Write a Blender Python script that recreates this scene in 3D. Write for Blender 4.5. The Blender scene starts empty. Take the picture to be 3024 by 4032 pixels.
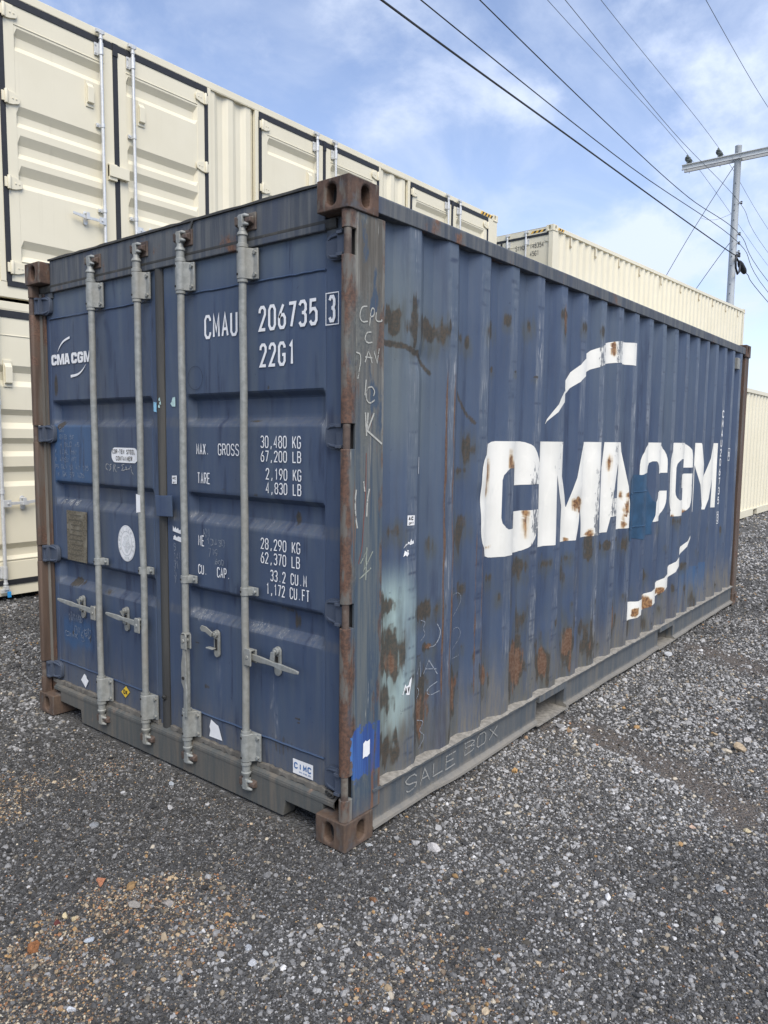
import bpy, bmesh, math, random
import numpy as np
from mathutils import Vector, Matrix
from mathutils.geometry import tessellate_polygon

random.seed(7)
RNG = np.random.default_rng(11)
S = bpy.context.scene
COL = S.collection

# ------------------------------------------------------------------ camera
CAM = Vector((-2.0933, -1.8496, 1.6340))
yaw, pit, rol = 0.67326, -0.09773, 0.010949
fw = Vector((math.cos(pit) * math.cos(yaw), math.cos(pit) * math.sin(yaw), math.sin(pit)))
rt = Vector((math.sin(yaw), -math.cos(yaw), 0))
up = rt.cross(fw)
r2 = rt * math.cos(rol) + up * math.sin(rol)
u2 = -rt * math.sin(rol) + up * math.cos(rol)
cam = bpy.data.cameras.new("camera")
cam.sensor_fit = 'VERTICAL'
cam.sensor_height = 36.0
cam.lens = 36.0 * 2927.7 / 4032.0
cam.clip_start = 0.05
cam.clip_end = 3000
camo = bpy.data.objects.new("camera", cam)
COL.objects.link(camo)
M4 = Matrix((r2, u2, -fw)).transposed().to_4x4()
M4.translation = CAM
camo.matrix_world = M4
S.camera = camo

# ------------------------------------------------------------------ light
SUN_EL, SUN_AZ = math.radians(50), math.radians(212)   # azimuth clockwise from +Y
W = bpy.data.worlds.new("World")
S.world = W
W.use_nodes = True
wn, wl = W.node_tree.nodes, W.node_tree.links
wn.clear()


def wnode(t, **k):
    n = wn.new(t)
    for a, v in k.items():
        if a[0] == '_':
            setattr(n, a[1:], v)
        elif isinstance(v, bpy.types.NodeSocket):
            wl.new(v, n.inputs[int(a[1:]) if a[0] == 'i' and a[1:].isdigit() else a])
        else:
            n.inputs[int(a[1:]) if a[0] == 'i' and a[1:].isdigit() else a].default_value = v
    return n


def wm(op, a, b=0.0, clamp=False):
    return wnode('ShaderNodeMath', _operation=op, _use_clamp=clamp, i0=a, i1=b).outputs[0]


def wramp(f, a, b, c=0.0, d=1.0):
    n = wnode('ShaderNodeMapRange', _interpolation_type='SMOOTHSTEP', i0=f, i1=a, i2=b, i3=c, i4=d)
    return n.outputs[0]


def wmix(f, a, b):
    n = wnode('ShaderNodeMix', _data_type='RGBA', i0=f, i6=a, i7=b)
    return n.outputs[2]


sky = wnode('ShaderNodeTexSky', _sky_type='NISHITA', _sun_disc=False, _sun_elevation=SUN_EL,
            _sun_rotation=SUN_AZ, _air_density=1.0, _dust_density=0.6, _ozone_density=2.2)
tc = wnode('ShaderNodeTexCoord')
sep = wnode('ShaderNodeSeparateXYZ', i0=tc.outputs['Generated'])
dz = wm('MAXIMUM', sep.outputs[2], 0.0)
den = wm('ADD', dz, 0.50)
cu = wnode('ShaderNodeCombineXYZ', i0=wm('DIVIDE', sep.outputs[0], den), i1=wm('DIVIDE', sep.outputs[1], den), i2=0.0)
n1 = wnode('ShaderNodeTexNoise', Vector=cu.outputs[0], Scale=2.7, Detail=9.0, Roughness=0.60, Distortion=0.2)
n2 = wnode('ShaderNodeTexNoise', _noise_dimensions='4D', Vector=cu.outputs[0], W=3.7, Scale=5.2, Detail=6.0, Roughness=0.58, Distortion=0.5)
n3 = wnode('ShaderNodeTexNoise', _noise_dimensions='4D', Vector=cu.outputs[0], W=9.1, Scale=0.62, Detail=3.0, Roughness=0.5)
wisp = wm('MULTIPLY', wramp(n2.outputs[0], 0.36, 0.72), 0.55)


def lobe(d, a, b):
    """a bank of cloud in one part of the sky"""
    n = wnode('ShaderNodeVectorMath', _operation='DOT_PRODUCT', i0=tc.outputs['Generated'], i1=d)
    return wramp(n.outputs['Value'], math.cos(math.radians(b)), math.cos(math.radians(a)))


banks = wm('ADD', wm('MULTIPLY', lobe((.879, .236, .414), 2, 9), .13), wm('MULTIPLY', lobe((.898, .385, .205), 1, 7), .14))
banks = wm('ADD', banks, wm('MULTIPLY', lobe((.932, .300, .205), 1, 8), .08))
broad = wramp(wm('ADD', n1.outputs[0], banks), 0.53, 0.71)
veil = wramp(dz, 0.0, 0.50, 0.42, 0.08)                 # high thin cloud thickens towards the horizon
cover = wm('ADD', wm('MULTIPLY', broad, 0.85), wm('MULTIPLY', wisp, wramp(n3.outputs[0], 0.3, 0.6)), True)
cover = wm('ADD', wm('MULTIPLY', cover, wm('SUBTRACT', 1.0, veil)), veil, True)
shade = wramp(n3.outputs[0], 0.35, 0.7, 0.84, 1.10)
CLOUD = (5.05, 5.75, 7.2, 1)
cl = wnode('ShaderNodeMix', _data_type='RGBA', _blend_type='MULTIPLY', i0=1.0, i6=CLOUD)
gr = wnode('ShaderNodeCombineXYZ', i0=shade, i1=shade, i2=shade)
wl.new(gr.outputs[0], cl.inputs[7])
skyc = wnode('ShaderNodeMix', _data_type='RGBA', _blend_type='MULTIPLY', i0=1.0, i6=sky.outputs[0], i7=(1.5, 1.38, 1.42, 1))
bg = wnode('ShaderNodeBackground', Color=wmix(cover, skyc.outputs[2], cl.outputs[2]), Strength=0.1)
wo = wnode('ShaderNodeOutputWorld', i0=bg.outputs[0])

sl = bpy.data.lights.new("sun", 'SUN')
sl.energy = 2.5
sl.angle = math.radians(40)
sl.color = (1.0, 0.94, 0.84)
so = bpy.data.objects.new("sun", sl)
COL.objects.link(so)
sd = Vector((math.sin(SUN_AZ) * math.cos(SUN_EL), math.cos(SUN_AZ) * math.cos(SUN_EL), math.sin(SUN_EL)))
so.rotation_euler = sd.to_track_quat('Z', 'Y').to_euler()
so.location = (0, 0, 30)
S.view_settings.view_transform = 'Standard'
S.view_settings.look = 'None'
S.view_settings.exposure = 0.62
S.view_settings.gamma = 1.0
S.view_settings.use_curve_mapping = False


# ------------------------------------------------------------------ noise for painted masks
def _h(i, j, s):
    n = (i * 374761393 + j * 668265263 + s * 974634777) & 0x7fffffff
    n = ((n ^ (n >> 13)) * 1274126177) & 0x7fffffff
    return ((n ^ (n >> 16)) & 0xffff) / 65535.0


def vn(x, y, s=0):
    xi, yi = np.floor(x).astype(np.int64), np.floor(y).astype(np.int64)
    fx, fy = x - xi, y - yi
    fx, fy = fx * fx * (3 - 2 * fx), fy * fy * (3 - 2 * fy)
    a, b, c, d = _h(xi, yi, s), _h(xi + 1, yi, s), _h(xi, yi + 1, s), _h(xi + 1, yi + 1, s)
    return (a * (1 - fx) + b * fx) * (1 - fy) + (c * (1 - fx) + d * fx) * fy


def fbm(x, y, s=0, o=4):
    t, a, n = 0, .5, 0
    for k in range(o):
        t = t + a * vn(x * 2 ** k, y * 2 ** k, s + k)
        n += a
        a *= .55
    return t / n


def ss(a, b, x):
    t = np.clip((x - a) / (b - a), 0, 1)
    return t * t * (3 - 2 * t)


def blobs(x, z, lst, seed=1, rag=1.5, drip=0.0, fq=28):
    n = fbm(x * fq, z * fq * .45, seed)
    ns = fbm(x * fq * 2.2, z * 4, seed + 9)
    out = np.zeros_like(x)
    for i, b in enumerate(lst):
        cx, cz, rx, rz = b[:4]
        st = b[4] if len(b) > 4 else 1.0
        d = np.sqrt(((x - cx) / rx) ** 2 + ((z - cz) / rz) ** 2)
        v = np.clip((1.45 - d + (n - .5) * rag * 1.2 + (ns - .5) * rag * 1.2) * 1.2, 0, 1) * st
        out = np.maximum(out, v)
        if drip:
            L = rz * 2.2 + .05
            t = np.clip((cz - z) / L, 0, 1)
            v = (z < cz) * (1 - t) * np.clip(1.2 - np.abs(x - cx) / rx, 0, 1) * np.clip((ns - .42) * 4, 0, 1) * drip * st
            out = np.maximum(out, v)
    return out


def seg(x, z, pts, w):
    """distance based mask of a polyline"""
    d = np.full_like(x, 9.)
    for (ax, az), (bx, bz) in zip(pts[:-1], pts[1:]):
        ux, uz = bx - ax, bz - az
        t = np.clip(((x - ax) * ux + (z - az) * uz) / (ux * ux + uz * uz), 0, 1)
        d = np.minimum(d, np.hypot(x - ax - t * ux, z - az - t * uz))
    return np.clip(1.5 - d / w, 0, 1)


# ------------------------------------------------------------------ materials
class Mat:
    def __init__(s, name, rough=.6, metal=0.0, spec=.5):
        s.m = bpy.data.materials.new(name)
        s.m.use_nodes = True
        s.n, s.l = s.m.node_tree.nodes, s.m.node_tree.links
        s.b = s.n['Principled BSDF']
        s.b.inputs['Roughness'].default_value = rough
        s.b.inputs['Metallic'].default_value = metal
        s.b.inputs['Specular IOR Level'].default_value = spec
        s._tc = None

    def set(s, node, key, v):
        k = node.inputs[key]
        if isinstance(v, bpy.types.NodeSocket):
            s.l.new(v, k)
        else:
            if isinstance(v, tuple) and len(v) == 3 and k.type == 'RGBA':
                v = v + (1,)
            k.default_value = v

    @property
    def obj(s):
        if s._tc is None:
            s._tc = s.n.new('ShaderNodeTexCoord')
        return s._tc.outputs['Object']

    def xyz(s):
        n = s.n.new('ShaderNodeSeparateXYZ')
        s.l.new(s.obj, n.inputs[0])
        return n.outputs

    def noise(s, scale, detail=4, stretch=None, rough=.6, dist=0.0, w=0.0):
        v = s.obj
        if stretch or w:
            n = s.n.new('ShaderNodeMapping')
            s.l.new(v, n.inputs[0])
            n.inputs['Scale'].default_value = stretch or (1, 1, 1)
            n.inputs['Location'].default_value = (w, w * 1.7, w * .6)
            v = n.outputs[0]
        n = s.n.new('ShaderNodeTexNoise')
        s.l.new(v, n.inputs['Vector'])
        for k, x in (('Scale', scale), ('Detail', detail), ('Roughness', rough), ('Distortion', dist)):
            n.inputs[k].default_value = x
        return n.outputs[0]

    def voro(s, scale, feature='F1', out='Distance'):
        n = s.n.new('ShaderNodeTexVoronoi')
        n.feature = feature
        s.l.new(s.obj, n.inputs['Vector'])
        n.inputs['Scale'].default_value = scale
        return n.outputs[out]

    def rng(s, f, a, b, c=0.0, d=1.0):
        n = s.n.new('ShaderNodeMapRange')
        n.interpolation_type = 'SMOOTHSTEP'
        for i, v in enumerate((f, a, b, c, d)):
            s.set(n, i, v)
        return n.outputs[0]

    def op(s, o, a, b=0.0, clamp=False):
        n = s.n.new('ShaderNodeMath')
        n.operation = o
        n.use_clamp = clamp
        s.set(n, 0, a)
        s.set(n, 1, b)
        return n.outputs[0]

    def mix(s, f, a, b, blend='MIX'):
        n = s.n.new('ShaderNodeMix')
        n.data_type = 'RGBA'
        n.blend_type = blend
        s.set(n, 0, f)
        s.set(n, 6, a)
        s.set(n, 7, b)
        return n.outputs[2]

    def ramp(s, f, stops):
        n = s.n.new('ShaderNodeValToRGB')
        s.l.new(f, n.inputs[0])
        e = n.color_ramp.elements
        while len(e) < len(stops):
            e.new(.5)
        for x, (p, c) in zip(e, stops):
            x.position = p
            x.color = tuple(c) + (1,)
        return n.outputs[0]

    def attr(s, name, typ='GEOMETRY', out='Fac'):
        n = s.n.new('ShaderNodeAttribute')
        n.attribute_type = typ
        n.attribute_name = name
        return n.outputs[out]

    def objrand(s):
        n = s.n.new('ShaderNodeObjectInfo')
        return n.outputs['Random']

    def out(s, col, rough=None, bump=None, bs=.3, bd=.004):
        s.set(s.b, 'Base Color', col)
        if rough is not None:
            s.set(s.b, 'Roughness', rough)
        if bump is not None:
            n = s.n.new('ShaderNodeBump')
            n.inputs['Strength'].default_value = bs
            n.inputs['Distance'].default_value = bd
            s.l.new(bump, n.inputs['Height'])
            s.l.new(n.outputs[0], s.b.inputs['Normal'])
        return s.m


def plain(name, col, rough=.6, metal=0.0, var=.15, scale=20, bump=0.0):
    m = Mat(name, rough, metal)
    n = m.noise(scale, 4)
    c = m.mix(m.rng(n, .3, .7), tuple(x * (1 - var) for x in col), tuple(x * (1 + var) for x in col))
    return m.out(c, bump=n if bump else None, bs=bump)


def painted_blue():
    m = Mat('blue_paint', .48, 0.0, .30)
    lo = m.noise(1.6, 4)
    st = m.noise(9, 5, (1.6, 1.6, .09))
    hi = m.noise(70, 5)
    hs = m.noise(60, 5, (1, 1, .12))
    c = m.mix(m.rng(lo, .3, .7), (.043, .068, .124), (.054, .083, .143))
    c = m.mix(m.op('MULTIPLY', m.rng(st, .42, .75), .55), c, (.078, .106, .150))
    c = m.mix(m.op('MULTIPLY', m.rng(st, .30, .44, 1, 0), .35), c, (.022, .042, .098))
    c = m.mix(m.op('MULTIPLY', m.attr('fade'), m.rng(st, .2, .75, .55, 1)), c, (.120, .150, .165))
    c = m.mix(m.attr('patch'), c, (.028, .095, .215))
    c = m.mix(m.op('MULTIPLY', m.attr('teal'), m.rng(hs, .2, .55, .6, 1)), c, (.33, .44, .43))
    fs = m.noise(130, 4, (1, 1, .06), w=2)
    sc = m.op('MULTIPLY', m.attr('scrape_or_lit'), m.rng(hs, .34, .62))
    c = m.mix(m.op('MULTIPLY', sc, .8), c, (.19, .215, .25))
    c = m.mix(m.op('MULTIPLY', m.rng(m.attr('scrape_or_lit'), .1, .7), m.rng(fs, .56, .66)), c, (.40, .41, .42))
    dirt = m.op('MULTIPLY', m.attr('dirt'), m.rng(hs, .25, .7, .35, 1))
    c = m.mix(dirt, c, (.150, .140, .118))
    dk = m.attr('dark')
    c = m.mix(m.op('MULTIPLY', dk, m.rng(hs, .3, .6)), c, (.026, .036, .070))
    stn = m.attr('stain')
    c = m.mix(m.op('MULTIPLY', stn, m.rng(hs, .2, .7, .3, .8)), c, (.075, .078, .062))
    r = m.attr('rust')
    rm = m.op('MULTIPLY', m.rng(m.op('ADD', r, m.op('MULTIPLY', m.op('SUBTRACT', hs, .5), 1.1)), .17, .70), .92)
    rc = m.mix(m.rng(hi, .35, .65), (.044, .043, .036), (.074, .058, .042))
    c = m.mix(m.op('MULTIPLY', rm, m.rng(r, 0, .3)), c, rc)
    ro = m.attr('orange')
    om = m.op('MULTIPLY', m.rng(m.op('ADD', ro, m.op('MULTIPLY', m.op('SUBTRACT', hs, .5), 1.2)), .3, .7), m.rng(ro, 0, .2))
    c = m.mix(om, c, m.mix(m.rng(hi, .35, .65), (.105, .056, .034), (.150, .096, .066)))
    sp = m.rng(m.noise(45, 2, w=5), .70, .78)
    c = m.mix(m.op('MULTIPLY', sp, .5), c, (.03, .04, .07))
    rg = m.op('ADD', m.op('MULTIPLY', m.op('ADD', rm, dirt, True), .3), m.rng(lo, .2, .8, .36, .5))
    return m.out(c, rg, m.op('ADD', m.noise(6, 2), m.op('MULTIPLY', hs, .08)), .25, .012)


def white_letter():
    m = Mat('white_lettering_paint', .5)
    hs = m.noise(60, 5, (1, 1, .12))
    hi = m.noise(50, 5)
    c = m.mix(m.rng(m.noise(3, 3), .3, .7), (.78, .765, .70), (.68, .67, .61))
    c = m.mix(m.op('MULTIPLY', m.rng(hs, .62, .8), .35), c, (.42, .40, .34))
    r = m.attr('rust')
    rm = m.op('MULTIPLY', m.rng(m.op('ADD', r, m.op('MULTIPLY', m.op('SUBTRACT', hs, .5), 1.0)), .2, .75), m.rng(r, 0, .25))
    c = m.mix(m.op('MULTIPLY', m.rng(r, .0, .5), m.rng(hs, .3, .6, .2, .7)), c, (.56, .42, .22))
    c = m.mix(rm, c, m.mix(m.rng(hi, .38, .62), (.34, .19, .08), (.13, .06, .03)))
    s = m.attr('scrape_or_lit')
    sm = m.op('MULTIPLY', m.rng(m.op('ADD', s, m.op('MULTIPLY', m.op('SUBTRACT', m.noise(75, 5, (1, 1, .3)), .5), 2.2)), .45, .62), m.rng(s, .02, .2))
    c = m.mix(sm, c, (.17, .18, .19))
    return m.out(c)


def weathered(name, cols, rust=(.095, .048, .028), amt=.5, rough=.7, vert=True, foot=False):
    """old painted steel: streaks of several colours with rust breaking through"""
    m = Mat(name, rough)
    st = (1.3, 1.3, .10) if vert else (1, 1, 1)
    a = m.noise(22, 6, st)
    b = m.noise(9, 5, st, w=3)
    h = m.noise(90, 4)
    c = m.mix(m.rng(a, .35, .65), cols[0], cols[1])
    c = m.mix(m.rng(b, .5, .68), c, cols[2])
    rm = m.rng(m.op('ADD', m.noise(5, 6, w=8), m.op('MULTIPLY', a, .35)), 1.0 - amt * .6, 1.12 - amt * .6)
    c = m.mix(rm, c, m.mix(m.rng(h, .35, .65), rust, tuple(x * 1.9 for x in rust)))
    if foot:
        zz = m.op('ADD', m.xyz()[2], m.op('MULTIPLY', m.op('SUBTRACT', m.noise(30, 4, w=4), .5), .04))
        c = m.mix(m.rng(zz, .035, .075, .8, 0), c, (.235, .215, .18))
    return m.out(c, bump=h, bs=.25, bd=.003)


def post_mat():
    m = Mat('weathered_post_paint', .7)
    x, y, z = m.xyz()
    a = m.noise(26, 6, (1.5, 1.5, .07))
    b = m.noise(10, 5, (1.5, 1.5, .06), w=3)
    h = m.noise(80, 4)
    blue = m.mix(m.rng(a, .35, .65), (.042, .068, .100), (.110, .125, .125))
    top = m.mix(m.rng(a, .35, .65), (.080, .072, .058), (.150, .135, .110))
    c = m.mix(m.rng(m.op('ADD', z, m.op('MULTIPLY', b, .9)), 1.7, 2.9), blue, top)
    c = m.mix(m.rng(b, .56, .66), c, (.21, .205, .18))
    rust = m.mix(m.rng(h, .35, .65), (.062, .038, .028), (.125, .066, .042))
    rust = m.mix(m.rng(m.noise(17, 5, (1, 1, .3), w=21), .50, .62), rust, (.115, .108, .095))
    bl = m.noise(5, 5, (1.4, 1.4, .6), w=33)
    c = m.mix(m.rng(bl, .50, .64), c, m.mix(m.rng(h, .3, .7), (.085, .092, .088), (.13, .135, .122)))
    c = m.mix(m.rng(m.noise(8, 5, (1.4, 1.4, .5), w=39), .58, .66), c, (.048, .072, .105))
    e = m.op('ADD', x, m.op('MULTIPLY', m.op('SUBTRACT', m.noise(9, 6, (1, 1, .4), w=6), .5), .22))
    c = m.mix(m.rng(e, .022, .060, 1, 0), c, rust)
    e2 = m.op('ADD', x, m.op('MULTIPLY', m.op('SUBTRACT', m.noise(16, 6, (1, 1, .3), w=26), .5), .30))
    c = m.mix(m.rng(e2, .205, .225, 0, .7), c, rust)
    c = m.mix(m.rng(m.noise(20, 5, (1.6, 1.6, .05), w=12), .62, .66), c, (.16, .075, .040))
    c = m.mix(m.rng(m.noise(40, 5, (1.4, 1.4, .1), w=15), .70, .76), c, (.34, .34, .30))
    n2 = m.op('MULTIPLY', m.op('SUBTRACT', m.noise(30, 5, w=9), .5), .16)
    zz = m.op('ADD', z, n2)
    xx = m.op('ADD', x, m.op('MULTIPLY', n2, .5))
    pt = m.op('MULTIPLY', m.op('MULTIPLY', m.rng(zz, .27, .285), m.rng(zz, .478, .484, 1, 0)), m.rng(xx, .040, .046))
    pt = m.op('MULTIPLY', pt, m.rng(a, .34, .46))
    c = m.mix(pt, c, m.mix(m.rng(b, .4, .6), (.025, .06, .21), (.06, .16, .40)))
    c = m.mix(m.rng(zz, .02, .22, .8, 0), c, (.15, .105, .075))
    return m.out(c, bump=h, bs=.2, bd=.003)


def casting_mat():
    m = Mat('rusty_cast_steel', .8)
    a = m.noise(14, 6)
    b = m.noise(40, 5, (1, 1, .25))
    h = m.noise(120, 4)
    z = m.xyz()[2]
    c = m.mix(m.rng(a, .35, .62), (.052, .032, .024), (.105, .062, .042))
    c = m.mix(m.rng(b, .52, .68), c, (.12, .105, .085))
    c = m.mix(m.rng(m.noise(7, 4, w=4), .56, .66), c, (.085, .085, .090))
    c = m.mix(m.rng(m.attr('low'), 0, 1, 0, .40), c, m.mix(m.rng(b, .4, .6), (.14, .105, .072), (.075, .05, .036)))
    return m.out(c, bump=m.op('ADD', a, m.op('MULTIPLY', h, .5)), bs=.5, bd=.004)


def galv(name, c0, c1, dust, rough=.55, metal=.25):
    m = Mat(name, rough, metal)
    a = m.noise(35, 5)
    b = m.noise(7, 4, (1, 1, .5))
    c = m.mix(m.rng(a, .3, .7), c0, c1)
    c = m.mix(m.rng(b, .4, .75, 0, .8), c, dust)
    return m.out(c, bump=a, bs=.15, bd=.002)


MAT = dict(
    blue=painted_blue(),
    hinge=weathered('worn_hinge_paint', [(.050, .066, .098), (.066, .080, .108), (.085, .090, .095)], (.07, .045, .03), amt=.25),
    letter=white_letter(),
    post=post_mat(),
    casting=casting_mat(),
    rail=weathered('weathered_rail_paint', [(.052, .062, .078), (.115, .120, .120), (.060, .072, .098)], amt=.42),
    sill=weathered('dusty_sill_paint', [(.078, .084, .080), (.112, .106, .092), (.140, .124, .100)], (.15, .10, .07), amt=.32),
    lowrail=weathered('dusty_lower_rail_paint', [(.072, .086, .098), (.108, .114, .114), (.140, .132, .115)], (.13, .09, .06), amt=.24, foot=True),
    ledge=plain('dust_covered_flange', (.24, .225, .195), .9, var=.25, scale=40),
    farpost=weathered('rusted_post_steel', [(.075, .050, .036), (.11, .072, .050), (.115, .105, .088)], (.075, .042, .028), amt=.5),
    galv=galv('dusty_galvanised_steel', (.205, .216, .205), (.30, .312, .295), (.265, .252, .212), .58, .15),
    keeper=weathered('rusty_keeper_steel', [(.065, .045, .036), (.10, .070, .054), (.16, .145, .12)], (.07, .042, .03), amt=.4, vert=False),
    rubber=weathered('aged_door_gasket', [(.038, .038, .036), (.056, .055, .050), (.078, .074, .064)], (.06, .05, .04), amt=.15),
    rubber_low=weathered('dusty_torn_gasket', [(.13, .12, .10), (.18, .165, .14), (.10, .09, .075)], (.06, .05, .04), amt=.2),
    dark=plain('dark_floor_and_cavity_shade', (.02, .019, .018), .9),  # dark tone paints shade into holes and slots; floors use it too
    white=plain('white_sticker_vinyl', (.78, .78, .77), .45, var=.05),
    chalk=plain('white_chalk', (.50, .51, .49), .95, var=.25, scale=150),
    faintchalk=plain('faint_chalk', (.20, .23, .28), .95, var=.25, scale=150),
    black=plain('black_print', (.02, .02, .022), .6),
    cimcblue=plain('blue_print', (.03, .13, .34), .5),
    yellow=plain('yellow_sticker_vinyl', (.70, .47, .04), .5, var=.08),
    tape=plain('pale_blue_tape', (.25, .50, .66), .5, var=.2, scale=60),
    tape2=plain('pale_green_tape', (.45, .62, .58), .5, var=.2, scale=60),
    greyprint=plain('grey_print', (.48, .50, .49), .6),
    beige=None, gasket=plain('black_door_seal', (.018, .019, .022), .55),
    zinc=galv('bright_zinc_steel', (.55, .56, .55), (.68, .69, .68), (.60, .60, .57), .4, .3),
    hazy=plain('hazard_yellow_paint', (.72, .42, .05), .5), hazb=plain('hazard_black_paint', (.025, .024, .022), .5),
    pole=galv('galvanised_pole_steel', (.40, .43, .44), (.50, .53, .54), (.45, .47, .47), .5, .2),
    arm=plain('pale_grey_crossarm_steel', (.58, .60, .59), .55, var=.06),
    porcelain=plain('grey_green_porcelain', (.13, .15, .14), .25, var=.1),
    wire=plain('dark_cable_sheath', (.022, .024, .027), .6), thinwire=plain('weathered_wire_strand', (.09, .10, .115), .6),
)


def plate_mat():
    m = Mat('tarnished_data_plate', .6, .3)
    a = m.noise(60, 5, (1, 1, 2.5))
    b = m.noise(12, 4)
    c = m.mix(m.rng(a, .45, .6), (.17, .15, .11), (.10, .085, .06))
    c = m.mix(m.rng(b, .5, .7), c, (.23, .21, .16))
    return m.out(c, bump=a, bs=.3, bd=.002)


def beige_mat():
    m = Mat('beige_container_paint', .45)
    a = m.noise(1.3, 3)
    h = m.noise(160, 3)
    c = m.mix(m.rng(a, .3, .7), (.69, .64, .485), (.725, .675, .52))
    st = m.noise(9, 5, (1.5, 1.5, .08))
    c = m.mix(m.rng(st, .58, .8, 0, .25), c, (.50, .455, .34))
    return m.out(c, bump=h, bs=.12, bd=.002)




def chalk(name, col, lo=.36, hi=.56, scale=90):
    m = Mat(name, .95, 0, .1)
    n = m.noise(scale, 3)
    m.set(m.b, 'Alpha', m.rng(n, lo - .07, hi - .07, .15, 1))
    return m.out(m.mix(m.rng(m.noise(30, 3), .3, .7), tuple(x * .8 for x in col), col))


MAT['chalk'] = chalk('white_chalk', (.44, .45, .44))
MAT['faintchalk'] = chalk('faint_chalk', (.27, .30, .34), .38, .60)
MAT['plate'] = plate_mat()
MAT['beige'] = beige_mat()


# ------------------------------------------------------------------ mesh helpers
def tag(o, label=None, cat=None, group=None, kind=None):
    for k, v in (('label', label), ('category', cat), ('group', group), ('kind', kind)):
        if v:
            o[k] = v
    return o


def empty(name, loc=(0, 0, 0), rz=0.0, **k):
    o = bpy.data.objects.new(name, None)
    COL.objects.link(o)
    o.location = loc
    o.rotation_euler = (0, 0, rz)
    o.empty_display_size = .3
    return tag(o, **k)


def link_mesh(name, me, mat, parent=None, loc=None, rot=None):
    o = bpy.data.objects.new(name, me)
    COL.objects.link(o)
    if mat and not me.materials:
        me.materials.append(mat)
    if parent:
        o.parent = parent
    if loc:
        o.location = loc
    if rot:
        o.rotation_euler = rot
    return o


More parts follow.
